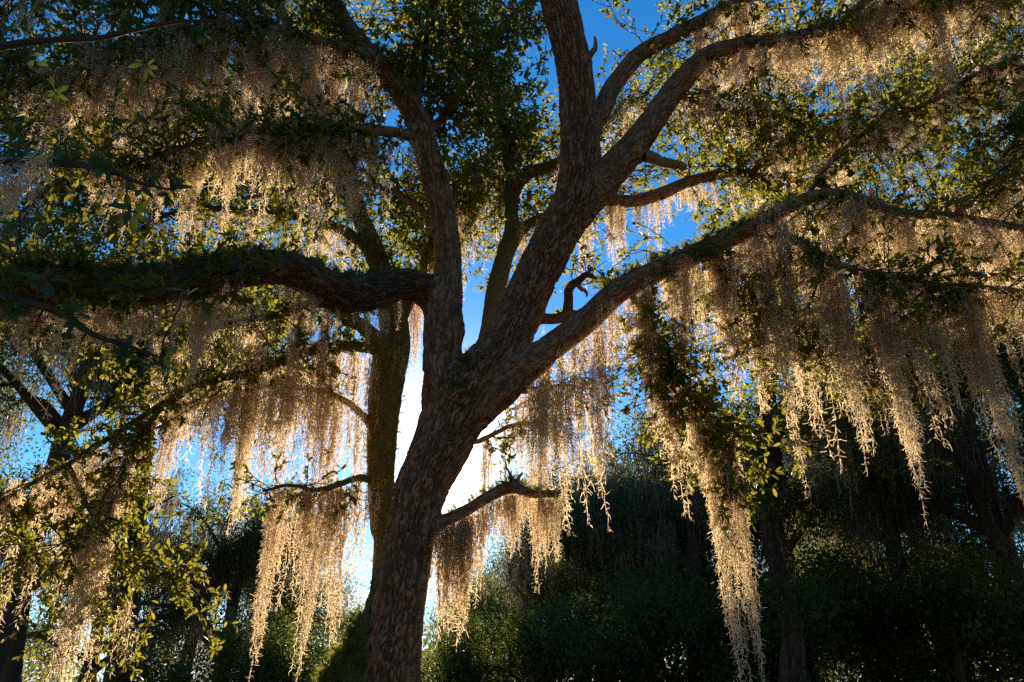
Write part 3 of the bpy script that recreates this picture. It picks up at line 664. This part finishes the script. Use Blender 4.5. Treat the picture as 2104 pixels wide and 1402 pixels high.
hang_x('fork_twig', 1400, 1600, 6, 80, 200, 'moss on a twig of the forked limb', 'moss on the twig of the forked limb', 36, 0.6)
hang_x('rear_limb', 1030, 960, 4, 60, 120, 'moss on the top of the rear limb', 'moss on top of the rear limb', 37, 0.3)
hang_x('back_right', 890, 1030, 11, 200, 380, 'pale moss between the two main stems', 'moss between the two stems', 38, 0.3)
hang_x('left_limb', 850, 560, 6, 40, 110, 'fringe moss under the thick level limb', 'moss fringe under the level limb', 39, 0.5)
hang_x('left_limb', 520, 10, 16, 120, 260, 'dark moss under the outer level limb', 'moss under the outer level limb', 40, 0.25)
hang_x('back_left_up', 690, 300, 9, 90, 180, 'pale moss behind the thick level limb', 'moss behind the level limb', 41, 0.2)
hang_x('back_left', 745, 465, 18, 290, 430, 'bright sunlit moss beside the mossy stem', 'bright moss curtain by the mossy stem', 42, 0.2)
hang_x('back_left', 470, 20, 16, 120, 260, 'moss on the long low branch of the mossy stem', 'moss on the long low branch', 43, 0.35)
hang_x('back_mid2', 755, 490, 12, 170, 300, 'glowing moss on a thin twig by the sun', 'moss on the thin sunlit twig', 44, 0.4)
hang_x('back_mid', 752, 545, 11, 180, 370, 'moss beard near the foot of the oak', 'moss beards near the oak foot', 45, 0.4)
hang_x('low_left', 290, 150, 5, 190, 360, 'brown moss on the drooping branch end', 'moss on the drooping branch end', 46, 0.4)
hang_x('top_left', 740, 100, 33, 200, 430, 'dark brown moss on the upper level branch', 'moss on the upper level branch', 47, 0.15)
hang_x('top_left2', 800, 220, 22, 140, 270, 'dim moss on the second branch of the slim stem', 'moss on the second branch', 48, 0.2)
hang_x('top_left3', 600, 30, 6, 120, 260, 'shadowed moss at the slim stem top', 'moss at the top of the slim stem', 49, 0.2)
hang_x('back_up1', 740, 250, 8, 90, 180, 'dim moss on the high branch of the mossy stem', 'moss on the high branch of the mossy stem', 50, 0.3)
hang_x('mid_left', 840, 520, 5, 60, 130, 'moss on the thin branch of the slim stem', 'moss on the thin branch', 51, 0.4)
hang_x('low_left3', 20, 220, 3, 150, 300, 'brown moss on the lowest leafy side twig', 'moss on the lowest side twig', 52, 0.4)
hang_x('glow_twig', 1000, 1145, 6, 90, 200, 'pale moss on the twig before the sun glow', 'moss in front of the sun glow', 53, 0.5)
hang_x('back_stem', 800, 815, 4, 220, 330, 'pale moss in the gap beside the mossy stem', 'moss in the gap by the mossy stem', 54, 0.3)
rng = np.random.default_rng(77)
def single(key, px, length_px, kind, label):
    C, rr = RAILS[key][0], RAILS[key][1]; i = min(int(x_t(key, px) * len(C)), len(C) - 1); p = C[i]
    L = length_px / F * ((p - CAM) @ FWD) * 1.08
    hang_at(p, np.array([1.0, 0, 0]), L, kind, label, None, rng, zoff=-rr[i] * 0.55)
single('right_hang', 1468, 520, 'longtail', 'longest thick moss rope reaching lowest below the drooping leafy branch')
single('right_hang', 1490, 440, 'longtail', 'thick moss rope beside the longest one below the drooping branch')
single('arch_limb', 1545, 520, 'longtail', 'lone thin moss rope with a wispy tip below the arch')
single('right_out', 1985, 560, 'longtail', 'slanting moss rope on the low branch hanging over dark woods')
single('right_out', 1800, 480, 'longtail', 'narrow moss rope ending in a thin tail over dark woods')
print('festoons', len(FESTOONS))

# ------------------------------------------------------------------ ferns and air plants growing on the bark
def frond_shape(pairs=9):
    V, Fc = [], []
    for i in range(pairs):
        x = 0.12 + 0.84 * i / (pairs - 1); w = 0.30 * math.sin(math.pi * (0.18 + 0.80 * i / (pairs - 1))) + 0.03
        drop = -0.28 * x * x
        for sgn in (-1, 1):
            k = len(V)
            V += [(x - 0.045, 0, drop), (x + 0.02, sgn * w, drop - 0.05), (x + 0.05, 0, drop)]
            Fc.append((k, k + 1, k + 2))
    return np.array(V), np.array(Fc)
FROND, FROND_F = frond_shape()
def ferns(key, px0, px1, n, owner_label, seed, top=True, size=(0.07, 0.15), spread=1.1, cat='fern', lean=None, t_range=None):
    rng = np.random.default_rng(seed); C, rr = RAILS[key][0], RAILS[key][1]
    a, b = t_range if t_range else sorted((x_t(key, px0), x_t(key, px1)))
    i = (rng.uniform(a, b, n) * (len(C) - 2)).astype(int)
    T = unit(C[i + 1] - C[i]); U = np.array([0, 0, 1.0]) if lean is None else np.array(lean, float)
    up = unit(U[None] - T * (T @ U)[:, None]); side = np.cross(T, up)
    ang = rng.normal(size=n) * spread * 0.6
    nd = up * np.cos(ang)[:, None] + side * np.sin(ang)[:, None]
    pos = C[i] + nd * (rr[i] * 0.97)[:, None]
    d = unit(nd * 0.8 + rng.normal(size=(n, 3)) * 0.7)
    L = rng.uniform(size[0], size[1], n)
    V, Fa = scatter(FROND, FROND_F, pos, d, unit(nd + rng.normal(size=(n, 3)) * 0.4), L, L)
    return tag(link('resurrection_fern', mesh_np('fern', V, Fa, M_FERN, smooth=False)), owner_label, cat, kind='stuff')
ferns('left_limb', 860, 0, 800, 'mat of small green ferns along the top of the thick level limb', 61, size=(0.04, 0.10), spread=0.8)
ferns('buttress', 0, 0, 800, 'ferns covering the mossy root flare of the oak', 62, spread=1.5, lean=(-0.75, -0.5, 0.5), size=(0.05, 0.11), t_range=(0.25, 0.8))
ferns('arch_limb', 1250, 1640, 420, 'green ferns along the top of the arching limb', 63, size=(0.05, 0.11))
ferns('stub', 930, 1140, 150, 'small ferns on the broken stub', 64, size=(0.03, 0.07))
ferns('back_stem', 0, 0, 700, 'fine ferns clinging to the mossy stem behind', 65, spread=2.6, lean=(0, -1, 0.1), size=(0.03, 0.07), t_range=(0.22, 0.56))
ferns('back_left', 810, 470, 350, 'ferns on the long low branch of the mossy stem', 66, size=(0.04, 0.09))
ferns('trunk', 0, 0, 170, 'dark ferns tucked in the fork of the oak', 67, spread=0.8, lean=(-0.6, -0.75, 0.3), size=(0.06, 0.11), t_range=(x_t('trunk', 940), x_t('trunk', 1010)))

# spiky air plant tuft on the stub
rng = np.random.default_rng(68); p0 = RAILS['stub'][0][int(x_t('stub', 1045) * len(RAILS['stub'][0]))] + np.array([0, -0.01, 0.03])
n = 46
d = unit(rng.normal(size=(n, 3)) * 0.8 + np.array([0, 0, 0.9])); L = rng.uniform(0.05, 0.13, n)
V, Fa = scatter(LEAF4, LEAF4_F, np.repeat(p0[None], n, 0) + rng.normal(size=(n, 3)) * 0.015, d, rnd_dirs(n, rng), L, L * 0.10)
tag(link('air_plant', mesh_np('air_plant', V, Fa, M_FERN)), 'spiky air plant tuft on the bend of the broken stub', 'air plant')

# ------------------------------------------------------------------ denser growth of the trees behind (scattered sprays and moss)
def gn_scatter(name, pts, eul, scl, pick, protos, owner=None):
    me = bpy.data.meshes.new(name); me.vertices.add(len(pts)); me.vertices.foreach_set('co', np.ascontiguousarray(pts, dtype=np.float32).ravel())
    for nm, arr in (('rot', eul), ('scl', scl)):
        a = me.attributes.new(nm, 'FLOAT_VECTOR', 'POINT'); a.data.foreach_set('vector', np.ascontiguousarray(arr, dtype=np.float32).ravel())
    a = me.attributes.new('pick', 'INT', 'POINT'); a.data.foreach_set('value', np.ascontiguousarray(pick, dtype=np.int32))
    coll = bpy.data.collections.new(name + '_sources')
    for q, pm in enumerate(protos): coll.objects.link(bpy.data.objects.new('%s_source_%02d' % (name, q), pm))
    g = bpy.data.node_groups.new(name + '_scatter', 'GeometryNodeTree')
    g.interface.new_socket('Geometry', in_out='INPUT', socket_type='NodeSocketGeometry'); g.interface.new_socket('Geometry', in_out='OUTPUT', socket_type='NodeSocketGeometry')
    gi = N(g, 'NodeGroupInput'); go = N(g, 'NodeGroupOutput'); ip = N(g, 'GeometryNodeInstanceOnPoints'); ci = N(g, 'GeometryNodeCollectionInfo')
    ci.inputs['Collection'].default_value = coll; ci.inputs['Separate Children'].default_value = True; ci.inputs['Reset Children'].default_value = True
    ip.inputs['Pick Instance'].default_value = True
    def named(nm, dt):
        n = N(g, 'GeometryNodeInputNamedAttribute', data_type=dt); n.inputs['Name'].default_value = nm; return n.outputs[0]
    e2r = N(g, 'FunctionNodeEulerToRotation')
    g.links.new(named('rot', 'FLOAT_VECTOR'), e2r.inputs[0])
    g.links.new(gi.outputs[0], ip.inputs['Points']); g.links.new(ci.outputs[0], ip.inputs['Instance'])
    g.links.new(named('pick', 'INT'), ip.inputs['Instance Index']); g.links.new(e2r.outputs[0], ip.inputs['Rotation']); g.links.new(named('scl', 'FLOAT_VECTOR'), ip.inputs['Scale'])
    g.links.new(ip.outputs[0], go.inputs[0])
    o = link(name, me, owner); md = o.modifiers.new('scatter', 'NODES'); md.node_group = g
    return tag(o, kind='stuff')
def spray_mesh(seed, n=44, length=0.55, mat=None):
    rng = np.random.default_rng(seed); tw = []; lp, ld = [], []
    p = np.zeros(3); d = np.array([1.0, 0, 0]); pts = [p]
    for q in range(4):
        d = unit(d + rng.normal(size=3) * 0.25); p = p + d * length / 4; pts.append(p)
    chains = [np.array(pts)]
    for q in range(4):
        b = pts[rng.integers(1, 5)]; dd = unit(d + rng.normal(size=3) * 0.8); chains.append(np.array([b, b + dd * length * 0.2, b + dd * length * 0.38 + rng.normal(size=3) * 0.03]))
    for c in chains:
        m = n // 5; x = rng.uniform(0.2, 1, m) * (len(c) - 1); a = np.minimum(x.astype(int), len(c) - 2); f = (x - a)[:, None]
        lp.append(c[a] * (1 - f) + c[a + 1] * f); ld.append(unit(unit(c[-1] - c[0])[None] * 0.7 + rng.normal(size=(m, 3)) * 0.75))
    lp = np.vstack(lp); ld = np.vstack(ld); L = rng.uniform(0.05, 0.085, len(lp))
    V, Fa = scatter(LEAF6, LEAF6_F, lp, ld, unit(rng.normal(size=(len(lp), 3)) * 0.7 + np.array([0, 0, 0.8])), L, L * 0.42)
    return mesh_np('spray', V, Fa, mat or M_LEAF)
SPRAYS = [spray_mesh(200 + q) for q in range(5)]
def dense(owner, spec, seed, name='foliage'):
    rng = np.random.default_rng(seed); TW, PT, DR = [], [], []
    for key, (n, a, b, s0, s1, per) in spec.items():
        tw, _, _, _, _ = grow_twigs(key, n, a, b, rng, s0, s1, 0.15, 2, (2, 5))
        TW += tw
        for c, r0 in tw:
            for q in range(per):
                i = rng.integers(1, len(c)); PT.append(c[i]); DR.append(unit(c[i] - c[i - 1]) + rng.normal(size=3) * 0.6)
    PT = np.array(PT); DR = unit(np.array(DR))
    eul = np.stack([rng.uniform(-0.6, 0.6, len(PT)), -np.arcsin(np.clip(DR[:, 2], -1, 1)), np.arctan2(DR[:, 1], DR[:, 0])], -1)
    scl = np.repeat(rng.uniform(0.75, 1.2, len(PT))[:, None], 3, 1)
    twig_mesh(TW, owner, 'twigs', M_BARK_FAR)
    gn_scatter(name, local(PT, owner), eul, scl, rng.integers(0, len(SPRAYS), len(PT)), SPRAYS, owner)
    print('sprays', len(PT))
dense(third_oak, {'third_a': (46, .5, 1.3, .15, 1, 3), 'third_b': (8, .5, 1.1, .2, .7, 3), 'third_low': (10, .4, .8, .3, 1, 3), 'third_low2': (10, .4, .8, .3, 1, 3), 'third_c': (42, .5, 1.4, .15, 1, 3), 'third_d': (20, .5, 1.3, .15, 1, 3), 'third_e': (34, .5, 1.4, .1, 1, 3),
                  'third_f': (14, .5, 1.3, .1, 1, 3), 'third_g': (24, .5, 1.3, .1, 1, 3), 'third_stem': (18, .5, 1.2, .7, 1, 3)}, 301)
dense(back_oak, {'back_up1': (8, .4, 1.1, .2, 1, 3), 'back_up2': (40, .4, 1.2, .1, 1, 3), 'back_up3': (30, .4, 1.2, .3, 1, 3), 'back_right': (26, .4, 1.0, .35, 1, 3), 'back_stem': (8, .4, 1.2, .72, 1, 3)}, 302, 'rear_foliage')
rng = np.random.default_rng(303); protos = [m_ for k_ in ('mid', 'long', 'tail', 'veil', 'short', 'wisp') for _, m_ in MOSS[k_][:2]]
PT = []
for key, n in {'third_low': 9, 'third_low2': 8, 'third_a': 26, 'third_b': 12, 'third_c': 30, 'third_d': 16, 'third_e': 26, 'third_f': 12, 'third_g': 18, 'back_up2': 22, 'back_up3': 22, 'back_right': 10, 'rear_fork2': 8, 'rear_fork': 6, 'right_mid': 10, 'upper_branch': 8, 'right_top': 12, 'right_far': 8}.items():
    C = RAILS[key][0]; PT.append(C[rng.integers(len(C) // 8, len(C), n)])
PT = np.vstack(PT); n = len(PT); sc_ = rng.uniform(0.65, 1.2, n)
gn_scatter('moss_mass', PT, np.stack([rng.normal(size=n) * 0.02, rng.normal(size=n) * 0.02, rng.uniform(0, 6.28, n)], -1), np.stack([sc_, sc_, sc_ * rng.uniform(0.7, 1.2, n)], -1),
           rng.integers(0, len(protos), n), protos)['label'] = 'pale moss hung all through the trees behind the forked oak'

# ------------------------------------------------------------------ near broad-leaved tree: its trunk stands outside the frame
nb = np.array([-2.75, 2.1, 0.0])
near = empty('broadleaf_tree', tuple(nb), 'glossy dark green broad leaves of a near branch over the level limb', 'tree')
def tube_part(pts, rad, name, owner, mat, segs=8, step=0.05, bark=0.0):
    C, rr = catmull(pts, rad, step); tt = np.linspace(0, 1, len(C))[:, None]; ph = np.array([0.3, 1.9, 4.1]) + 9 * float(np.sum(pts[-1]))
    C = C + (0.35 * float(rad[0]) + 0.006) * np.clip(tt * 5, 0, 1) * np.clip((1 - tt) * 5, 0, 1) * (np.sin(tt * 8 + ph) + 0.7 * np.sin(tt * 21 + 2 * ph) + 0.4 * np.sin(tt * 47 + 3 * ph))
    V, Fq, at = tube(C, rr, segs, bark, 0.03, 3.3, None, 0.03)
    link(name, mesh_np(name, local(V, owner), Fq, mat, at), owner); return C
tube_part([nb + [0, 0, -0.2], nb + [0.02, 0, 1.2], nb + [-0.05, 0.05, 2.6], nb + [0.05, 0.1, 4.0], nb + [0.0, 0.1, 5.2]], [0.2, 0.14, 0.12, 0.09, 0.05], 'trunk', near, M_BARK_MOSSY, 24, 0.04, 0.012)
WH = [(300, 130, 2.7), (205, 335, 2.3), (268, 432, 2.2), (130, 455, 2.2), (60, 330, 2.3), (25, 300, 2.4), (150, 645, 2.3), (125, 690, 2.4), (300, 370, 2.5), (355, 385, 2.6), (95, 560, 2.3),
      (262, 715, 2.5), (335, 735, 2.6), (545, 40, 3.0), (190, 30, 2.7), (60, 110, 2.6), (250, 260, 2.5), (120, 300, 2.3), (40, 440, 2.2), (15, 240, 2.5), (340, 250, 2.7), (420, 60, 2.9), (380, 590, 2.7), (20, 620, 2.3), (110, 190, 2.6)]
rng = np.random.default_rng(70)
NEAR_ME = mesh_np('leaf', LEAF7 * np.array([1, 1, 1.0]), LEAF7_F, M_LEAF_NEAR)
arms = {}
for kx, (y0, Yd, z0) in {'a': (330, 2.35, 2.7), 'b': (620, 2.35, 2.3), 'c': (60, 2.7, 3.7)}.items():
    st = nb + np.array([0, 0.05, z0])
    mids = {'a': [(-250, 330, 2.2), (-40, 330, 2.3), (120, 345, 2.35), (250, 365, 2.4), (350, 390, 2.6)],
            'b': [(-250, 600, 2.2), (-60, 610, 2.3), (80, 640, 2.35), (220, 690, 2.45), (330, 735, 2.6)],
            'c': [(-250, 150, 2.4), (-40, 110, 2.6), (150, 70, 2.7), (330, 50, 2.8), (545, 40, 3.0)]}[kx]
    pts = [st] + [P(*m) for m in mids]
    arms[kx] = tube_part(pts, np.linspace(0.028, 0.004, len(pts)), 'branch', near, M_BARK_FAR, 8)
allarm = np.vstack(list(arms.values()))
leafn = 0
for wx, wy, wY in WH:
    c = P(wx, wy, wY); j = np.argmin(np.linalg.norm(allarm - c, axis=1)); s = allarm[j]
    tube_part([s, s * 0.5 + c * 0.5 + np.array([0, 0, 0.03]), c], [0.004, 0.0035, 0.0025], 'twig', near, M_BARK_FAR, 6, 0.04)
    ax = unit(c - s + rng.normal(size=3) * 0.05 + np.array([0, -0.3, 0.0])) if np.linalg.norm(c - s) > 0.05 else unit(np.array([0.5, -0.5, 0.1]))
    k = rng.integers(6, 11)
    a0 = rng.uniform(0, 6.28); e1 = unit(np.cross(ax, [0, 0.1, 1.0])); e2 = np.cross(ax, e1)
    for q in range(k):
        a = a0 + q * 2 * math.pi / k + rng.normal() * 0.25
        d = unit(e1 * math.cos(a) + e2 * math.sin(a) + ax * rng.uniform(-0.1, 0.8) + np.array([0, 0, -0.15]))
        L = rng.uniform(0.05, 0.09); pos = c - ax * rng.uniform(0, 0.09) + rng.normal(size=3) * 0.006
        o = link('leaf', NEAR_ME, near); o.matrix_local = basis(pos - nb, d, unit(ax + rng.normal(size=3) * 0.3), L, L * rng.uniform(0.28, 0.40)); leafn += 1
print('near leaves', leafn)
# coarse moss close by, caught on the near branches
for wx, wy, wY, ln, kd, lb in [(40, 330, 2.35, 330, 'mid', 'coarse near moss snagged on the near branch among broad leaves'), 
                               (190, 620, 2.4, 260, 'wisp', 'single near moss string hanging among broad leaves')]:
    c = P(wx, wy, wY); c = allarm[np.argmin(np.linalg.norm(allarm - c, axis=1))]
    hang_at(c, np.array([1.0, 0, 0]), ln / F * ((c - CAM) @ FWD), kd, lb, None, np.random.default_rng(wx))

# ------------------------------------------------------------------ background trees
def bg_parts(seed, h, clear, rad, leaves, lsize, moss=0, lean=(0, 0), trunk_r=0.22, limbs=8, droop=0.1):
    rng = np.random.default_rng(seed)
    top = np.array([lean[0], lean[1], h * 0.78])
    pts = [np.array([0, 0, -0.2]), np.array([lean[0] * 0.15, lean[1] * 0.15, h * 0.2]), np.array([lean[0] * 0.6 + rng.normal() * 0.1, lean[1] * 0.6, h * 0.5]), top]
    C, rr = catmull(pts, [trunk_r * 1.3, trunk_r, trunk_r * 0.7, trunk_r * 0.25], 0.15)
    Vs, Fs, off = [], [], 0
    def add(C, rr, sg):
        nonlocal off
        V, Fq, at = tube(C, rr, sg, 0, 0.03, rng.uniform(0, 9), None, 0.06)
        Vs.append(V); Fs.append(Fq + off); off += len(V)
    add(C, rr, 12)
    tips = []
    for l in range(limbs):
        u = rng.uniform(0, 1); z0 = clear + (h * 0.76 - clear) * u * 0.9
        i = np.argmin(np.abs(C[:, 2] - z0)); st = C[i]
        a = l * 2.399 + rng.normal() * 0.4
        reach = rad * rng.uniform(0.6, 1.0) * math.sqrt(max(0.15, 1 - (u * 0.85) ** 2))
        end = st + np.array([math.cos(a) * reach, math.sin(a) * reach, (h - z0) * rng.uniform(0.15, 0.6) - droop * reach])
        mid = st * 0.5 + end * 0.5 + np.array([rng.normal() * 0.2, rng.normal() * 0.2, 0.25 * reach * 0.6])
        r0 = rr[i] * 0.6
        Lc, lr = catmull([st, mid, end], [r0, r0 * 0.6, r0 * 0.18], 0.2); add(Lc, lr, 7)
        for s in range(6):
            j = rng.integers(len(Lc) // 4, len(Lc)); p = Lc[j]
            d = unit(rng.normal(size=3) * np.array([1, 1, 0.6]) + np.array([math.cos(a), math.sin(a), 0.3]) * 0.5); l2 = rad * rng.uniform(0.2, 0.42)
            e = p + d * l2; m2 = p * 0.5 + e * 0.5 + rng.normal(size=3) * 0.12
            Sc, sr = catmull([p, m2, e], [lr[j] * 0.6, lr[j] * 0.35, 0.006], 0.2); add(Sc, sr, 5)
            tips.append(Sc)
    TV, TF = np.vstack(Vs), np.vstack(Fs)
    pts = np.vstack(tips)
    # leaf clumps round the finer branches
    ncl = leaves // 26
    cc = pts[rng.integers(len(pts), size=ncl)] + rng.normal(size=(ncl, 3)) * rad * 0.07
    pos = np.repeat(cc, 26, 0) + rng.normal(size=(ncl * 26, 3)) * np.array([0.22, 0.22, 0.14]) * (rad / 3.0) ** 0.5
    n = len(pos)
    d = unit(rng.normal(size=(n, 3)) + np.array([0, 0, -0.2])); L = rng.uniform(lsize * 0.7, lsize * 1.2, n)
    LV, LF = scatter(LEAF4, LEAF4_F, pos, d, unit(rng.normal(size=(n, 3)) * 0.6 + np.array([0, 0, 0.8])), L, L * 0.45)
    MV = MF = None
    if moss:
        q = pts[rng.integers(len(pts), size=moss)]
        ns = 9; sg = 7
        base = np.repeat(q, ns, 0) + rng.normal(size=(moss * ns, 3)) * np.array([0.10, 0.10, 0.03])
        ln = np.repeat(rng.uniform(0.4, 1.5, moss), ns) * rng.uniform(0.4, 1.0, moss * ns)
        m = len(base); u = np.linspace(0, 1, sg + 1)
        ph = rng.uniform(0, 6.28, (m, 2)); w = rng.uniform(0.012, 0.028, m)
        cx = base[:, None, 0] + 0.03 * np.sin(u[None] * 7 * ln[:, None] + ph[:, :1]) + rng.normal(size=(m, sg + 1)) * 0.010
        cyy = base[:, None, 1] + 0.03 * np.sin(u[None] * 6 * ln[:, None] + ph[:, 1:]) + rng.normal(size=(m, sg + 1)) * 0.010
        cz = base[:, None, 2] - u[None] * ln[:, None]
        c = np.stack([cx, cyy, cz], -1); an = rng.uniform(0, 3.14, m)
        sd_ = np.stack([np.cos(an), np.sin(an), 0 * an], -1)[:, None] * (w[:, None] * (1 - 0.75 * u[None]) * rng.uniform(0.5, 1.4, (m, sg + 1)))[..., None]
        MV = np.stack([c - sd_ / 2, c + sd_ / 2], 2).reshape(-1, 3)
        i = (np.arange(m) * (sg + 1) * 2)[:, None] + (np.arange(sg) * 2)[None]
        MF = np.stack([i, i + 1, i + 3, i + 2], -1).reshape(-1, 4)
    return TV, TF, LV, LF, MV, MF
BG = {}
def bg_proto(key, *a, **k):
    TV, TF, LV, LF, MV, MF = bg_parts(*a, **k)
    BG[key] = (mesh_np('far_trunk', TV, TF, M_BARK_FAR, np.full(len(TV), 0.5)), mesh_np('far_crown', LV, LF, M_LEAF_FAR, smooth=False),
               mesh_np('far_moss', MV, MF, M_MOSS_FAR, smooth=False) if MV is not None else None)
bg_proto('open', 101, 8.5, 3.0, 2.9, 17000, 0.085, 260, (0.9, 0.0), 0.20, 8)
bg_proto('broad', 102, 8.0, 2.2, 3.4, 30000, 0.090, 260, (-0.5, 0.2), 0.24, 10)
bg_proto('tall', 103, 10.0, 3.5, 2.6, 22000, 0.085, 380, (0.3, 0.1), 0.26, 10)
bg_proto('high', 104, 10.0, 5.2, 3.6, 42000, 0.080, 320, (0.4, -0.3), 0.22, 11)
bg_proto('shrub', 105, 4.2, 0.4, 2.2, 24000, 0.085, 0, (0.2, 0.1), 0.09, 9)
bg_proto('shrub2', 106, 3.6, 0.3, 2.0, 20000, 0.095, 0, (-0.2, 0.0), 0.08, 9)
def plant_bg(key, px, Y, scale, rot, label, cat, group, name, sz=None):
    p = P(px, CY + F * math.tan(PITCH), Y); p[2] = 0
    o = empty(name, tuple(p), label, cat, group); o.rotation_euler = (0, 0, R(rot)); o.scale = (scale, scale, sz or scale)
    tr, cr, ms = BG[key]
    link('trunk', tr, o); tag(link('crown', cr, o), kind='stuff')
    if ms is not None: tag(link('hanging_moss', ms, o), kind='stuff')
    return o
g1, g2 = 'oaks standing farther back', 'shrubs under the oaks'
plant_bg('open', 20, 14, 0.85, 160, 'leaning grey background oak with bright cloud beside its trunk', 'tree', g1, 'background_oak')
plant_bg('open', 340, 20, 0.95, 20, 'open branched background oak against blue sky beyond the mossy stem', 'tree', g1, 'background_oak')
plant_bg('broad', 560, 24, 0.78, 70, 'low rounded background oak behind the moss beards', 'tree', g1, 'background_oak')
plant_bg('broad', 730, 29, 0.74, 200, 'low background oak straight behind the foot of the forked oak', 'tree', g1, 'background_oak')
plant_bg('broad', 1030, 27, 0.82, 300, 'dark background oak below the broken stub', 'tree', g1, 'background_oak')
plant_bg('broad', 1200, 25, 0.95, 130, 'dark background oak behind the thin sunlit branch', 'tree', g1, 'background_oak')
plant_bg('broad', 1350, 22, 1.1, 10, 'dense background oak behind the longest moss rope', 'tree', g1, 'background_oak')
plant_bg('tall', 1480, 19, 0.95, 90, 'tall dark background oak between shrubs and the shaded mossy oak', 'tree', g1, 'background_oak')
plant_bg('broad', 1810, 22, 1.18, 240, 'background oak between the tall dark one and the edge woods', 'tree', g1, 'background_oak')
plant_bg('broad', 1990, 18, 1.15, 40, 'dark dense background oak behind the slanting moss rope', 'tree', g1, 'background_oak')
plant_bg('tall', 2170, 14, 1.05, 180, 'tall dark oak standing beyond the low spreading branch', 'tree', g1, 'background_oak')
plant_bg('high', -70, 11.5, 1.0, 80, 'high crowned oak behind the thick level limb', 'tree', g1, 'background_oak')
plant_bg('high', 232, 15, 1.05, 210, 'high crowned oak standing behind the open branched background oak', 'tree', g1, 'background_oak', sz=1.25)
plant_bg('high', 2330, 9.5, 0.85, 300, 'high crowned oak beyond the outer end of the arching limb', 'tree', g1, 'background_oak')
plant_bg('broad', 440, 21, 0.92, 150, 'rounded background oak behind the drooping branch end', 'tree', g1, 'background_oak')
plant_bg('broad', 160, 18, 0.8, 310, 'small background oak near the leaning grey one', 'tree', g1, 'background_oak')
plant_bg('broad', 1120, 23, 0.84, 60, 'low dark oak filling the space behind the stub moss', 'tree', g1, 'background_oak')
plant_bg('broad', 1290, 20, 0.95, 220, 'dark oak behind the drooping leafy branch', 'tree', g1, 'background_oak')
plant_bg('broad', 1690, 19, 1.12, 340, 'dark oak close behind the shaded mossy trunk', 'tree', g1, 'background_oak')
plant_bg('open', 1900, 16, 1.1, 250, 'open dark oak under the low spreading branch', 'tree', g1, 'background_oak')
plant_bg('open', 1265, 20, 1.1, 120, 'airy tall oak rising above the dark shrubs', 'tree', g1, 'background_oak')
plant_bg('open', 1430, 17, 1.05, 290, 'airy oak rising behind the longest moss rope', 'tree', g1, 'background_oak')
sh = [('shrub', 470, 15.5, .85, 0, 'leafy shrub under the open branched background oak'), ('shrub2', 620, 17, .95, 80, 'dim shrub to the side of the mossy root flare'), ('shrub', 980, 16, .85, 140, 'dark shrub close to the forked oak below the stub'),
      ('shrub2', 1110, 15, 1.0, 30, 'dark shrub under the thin sunlit branch'), ('shrub', 1250, 16.5, 1.0, 260, 'dark shrub below the root of the arching limb'), ('shrub2', 1390, 14.5, 1.1, 190, 'dark shrub beside the longest moss rope'),
      ('shrub', 1540, 15, 1.05, 60, 'dark shrub at the foot of the tall dark oak'), ('shrub2', 1690, 14, 1.15, 330, 'dense black-green shrub past the tall dark oak'), ('shrub', 1850, 15.5, 1.1, 110, 'dark shrub under the narrow moss rope'),
      ('shrub2', 1990, 13.5, 1.2, 220, 'dark shrub under the slanting moss rope'), ('shrub', 2130, 14.5, 1.1, 10, 'dark shrub beyond the slanting moss rope'), ('shrub2', 250, 17, .7, 100, 'low shrub under the drooping branch end')]
for k_, x_, y_, s_, r_, lb in sh: plant_bg(k_, x_, y_, s_, r_, lb, 'shrub', g2, 'shrub')

# woods closing the view, plus an unseen ring added to cut sky fill
def woods(seed, n, a0, a1, d0, d1, hfun, size, label):
    rng = np.random.default_rng(seed)
    az = rng.uniform(a0, a1, n); dist = rng.uniform(d0, d1, n)
    z = np.maximum(hfun(az), 2.0) * rng.uniform(0, 1, n) ** 0.8
    pos = np.stack([np.sin(az) * dist, np.cos(az) * dist, z], -1) + rng.normal(size=(n, 3)) * 0.3
    L = rng.uniform(size[0], size[1], n)
    V, Fa = scatter(LEAF4, LEAF4_F, pos, rnd_dirs(n, rng), rnd_dirs(n, rng), L, L * 0.6)
    tag(link('far_woods', mesh_np('far_woods', V, Fa, M_LEAF_FAR, smooth=False)), label, 'woods', kind='stuff')
woods(120, 52000, -1.1, 1.15, 42, 62, lambda az: 6.2 + 2.2 * np.sin(az * 9 + 1) + 1.3 * np.sin(az * 23) + 0.8 * np.sin(az * 61) + np.where(az > 0.05, 3.0, np.where(az < -0.42, -3.2, 0.0)),
      (0.22, 0.42), 'dark distant wood closing the view behind the shrubs')
woods(121, 40000, 1.25, 2 * math.pi - 1.2, 17, 27, lambda az: 16 + 2.0 * np.sin(az * 7) + 1.5 * np.sin(az * 19), (0.35, 0.6), 'unseen wood behind the camera, added to cut sky fill and bounce warm light')
print('festoons', len(FESTOONS), 'tris', sum(len(m.polygons) * (2 if len(m.polygons) and m.polygons[0].loop_total == 4 else 1) for m in bpy.data.meshes))
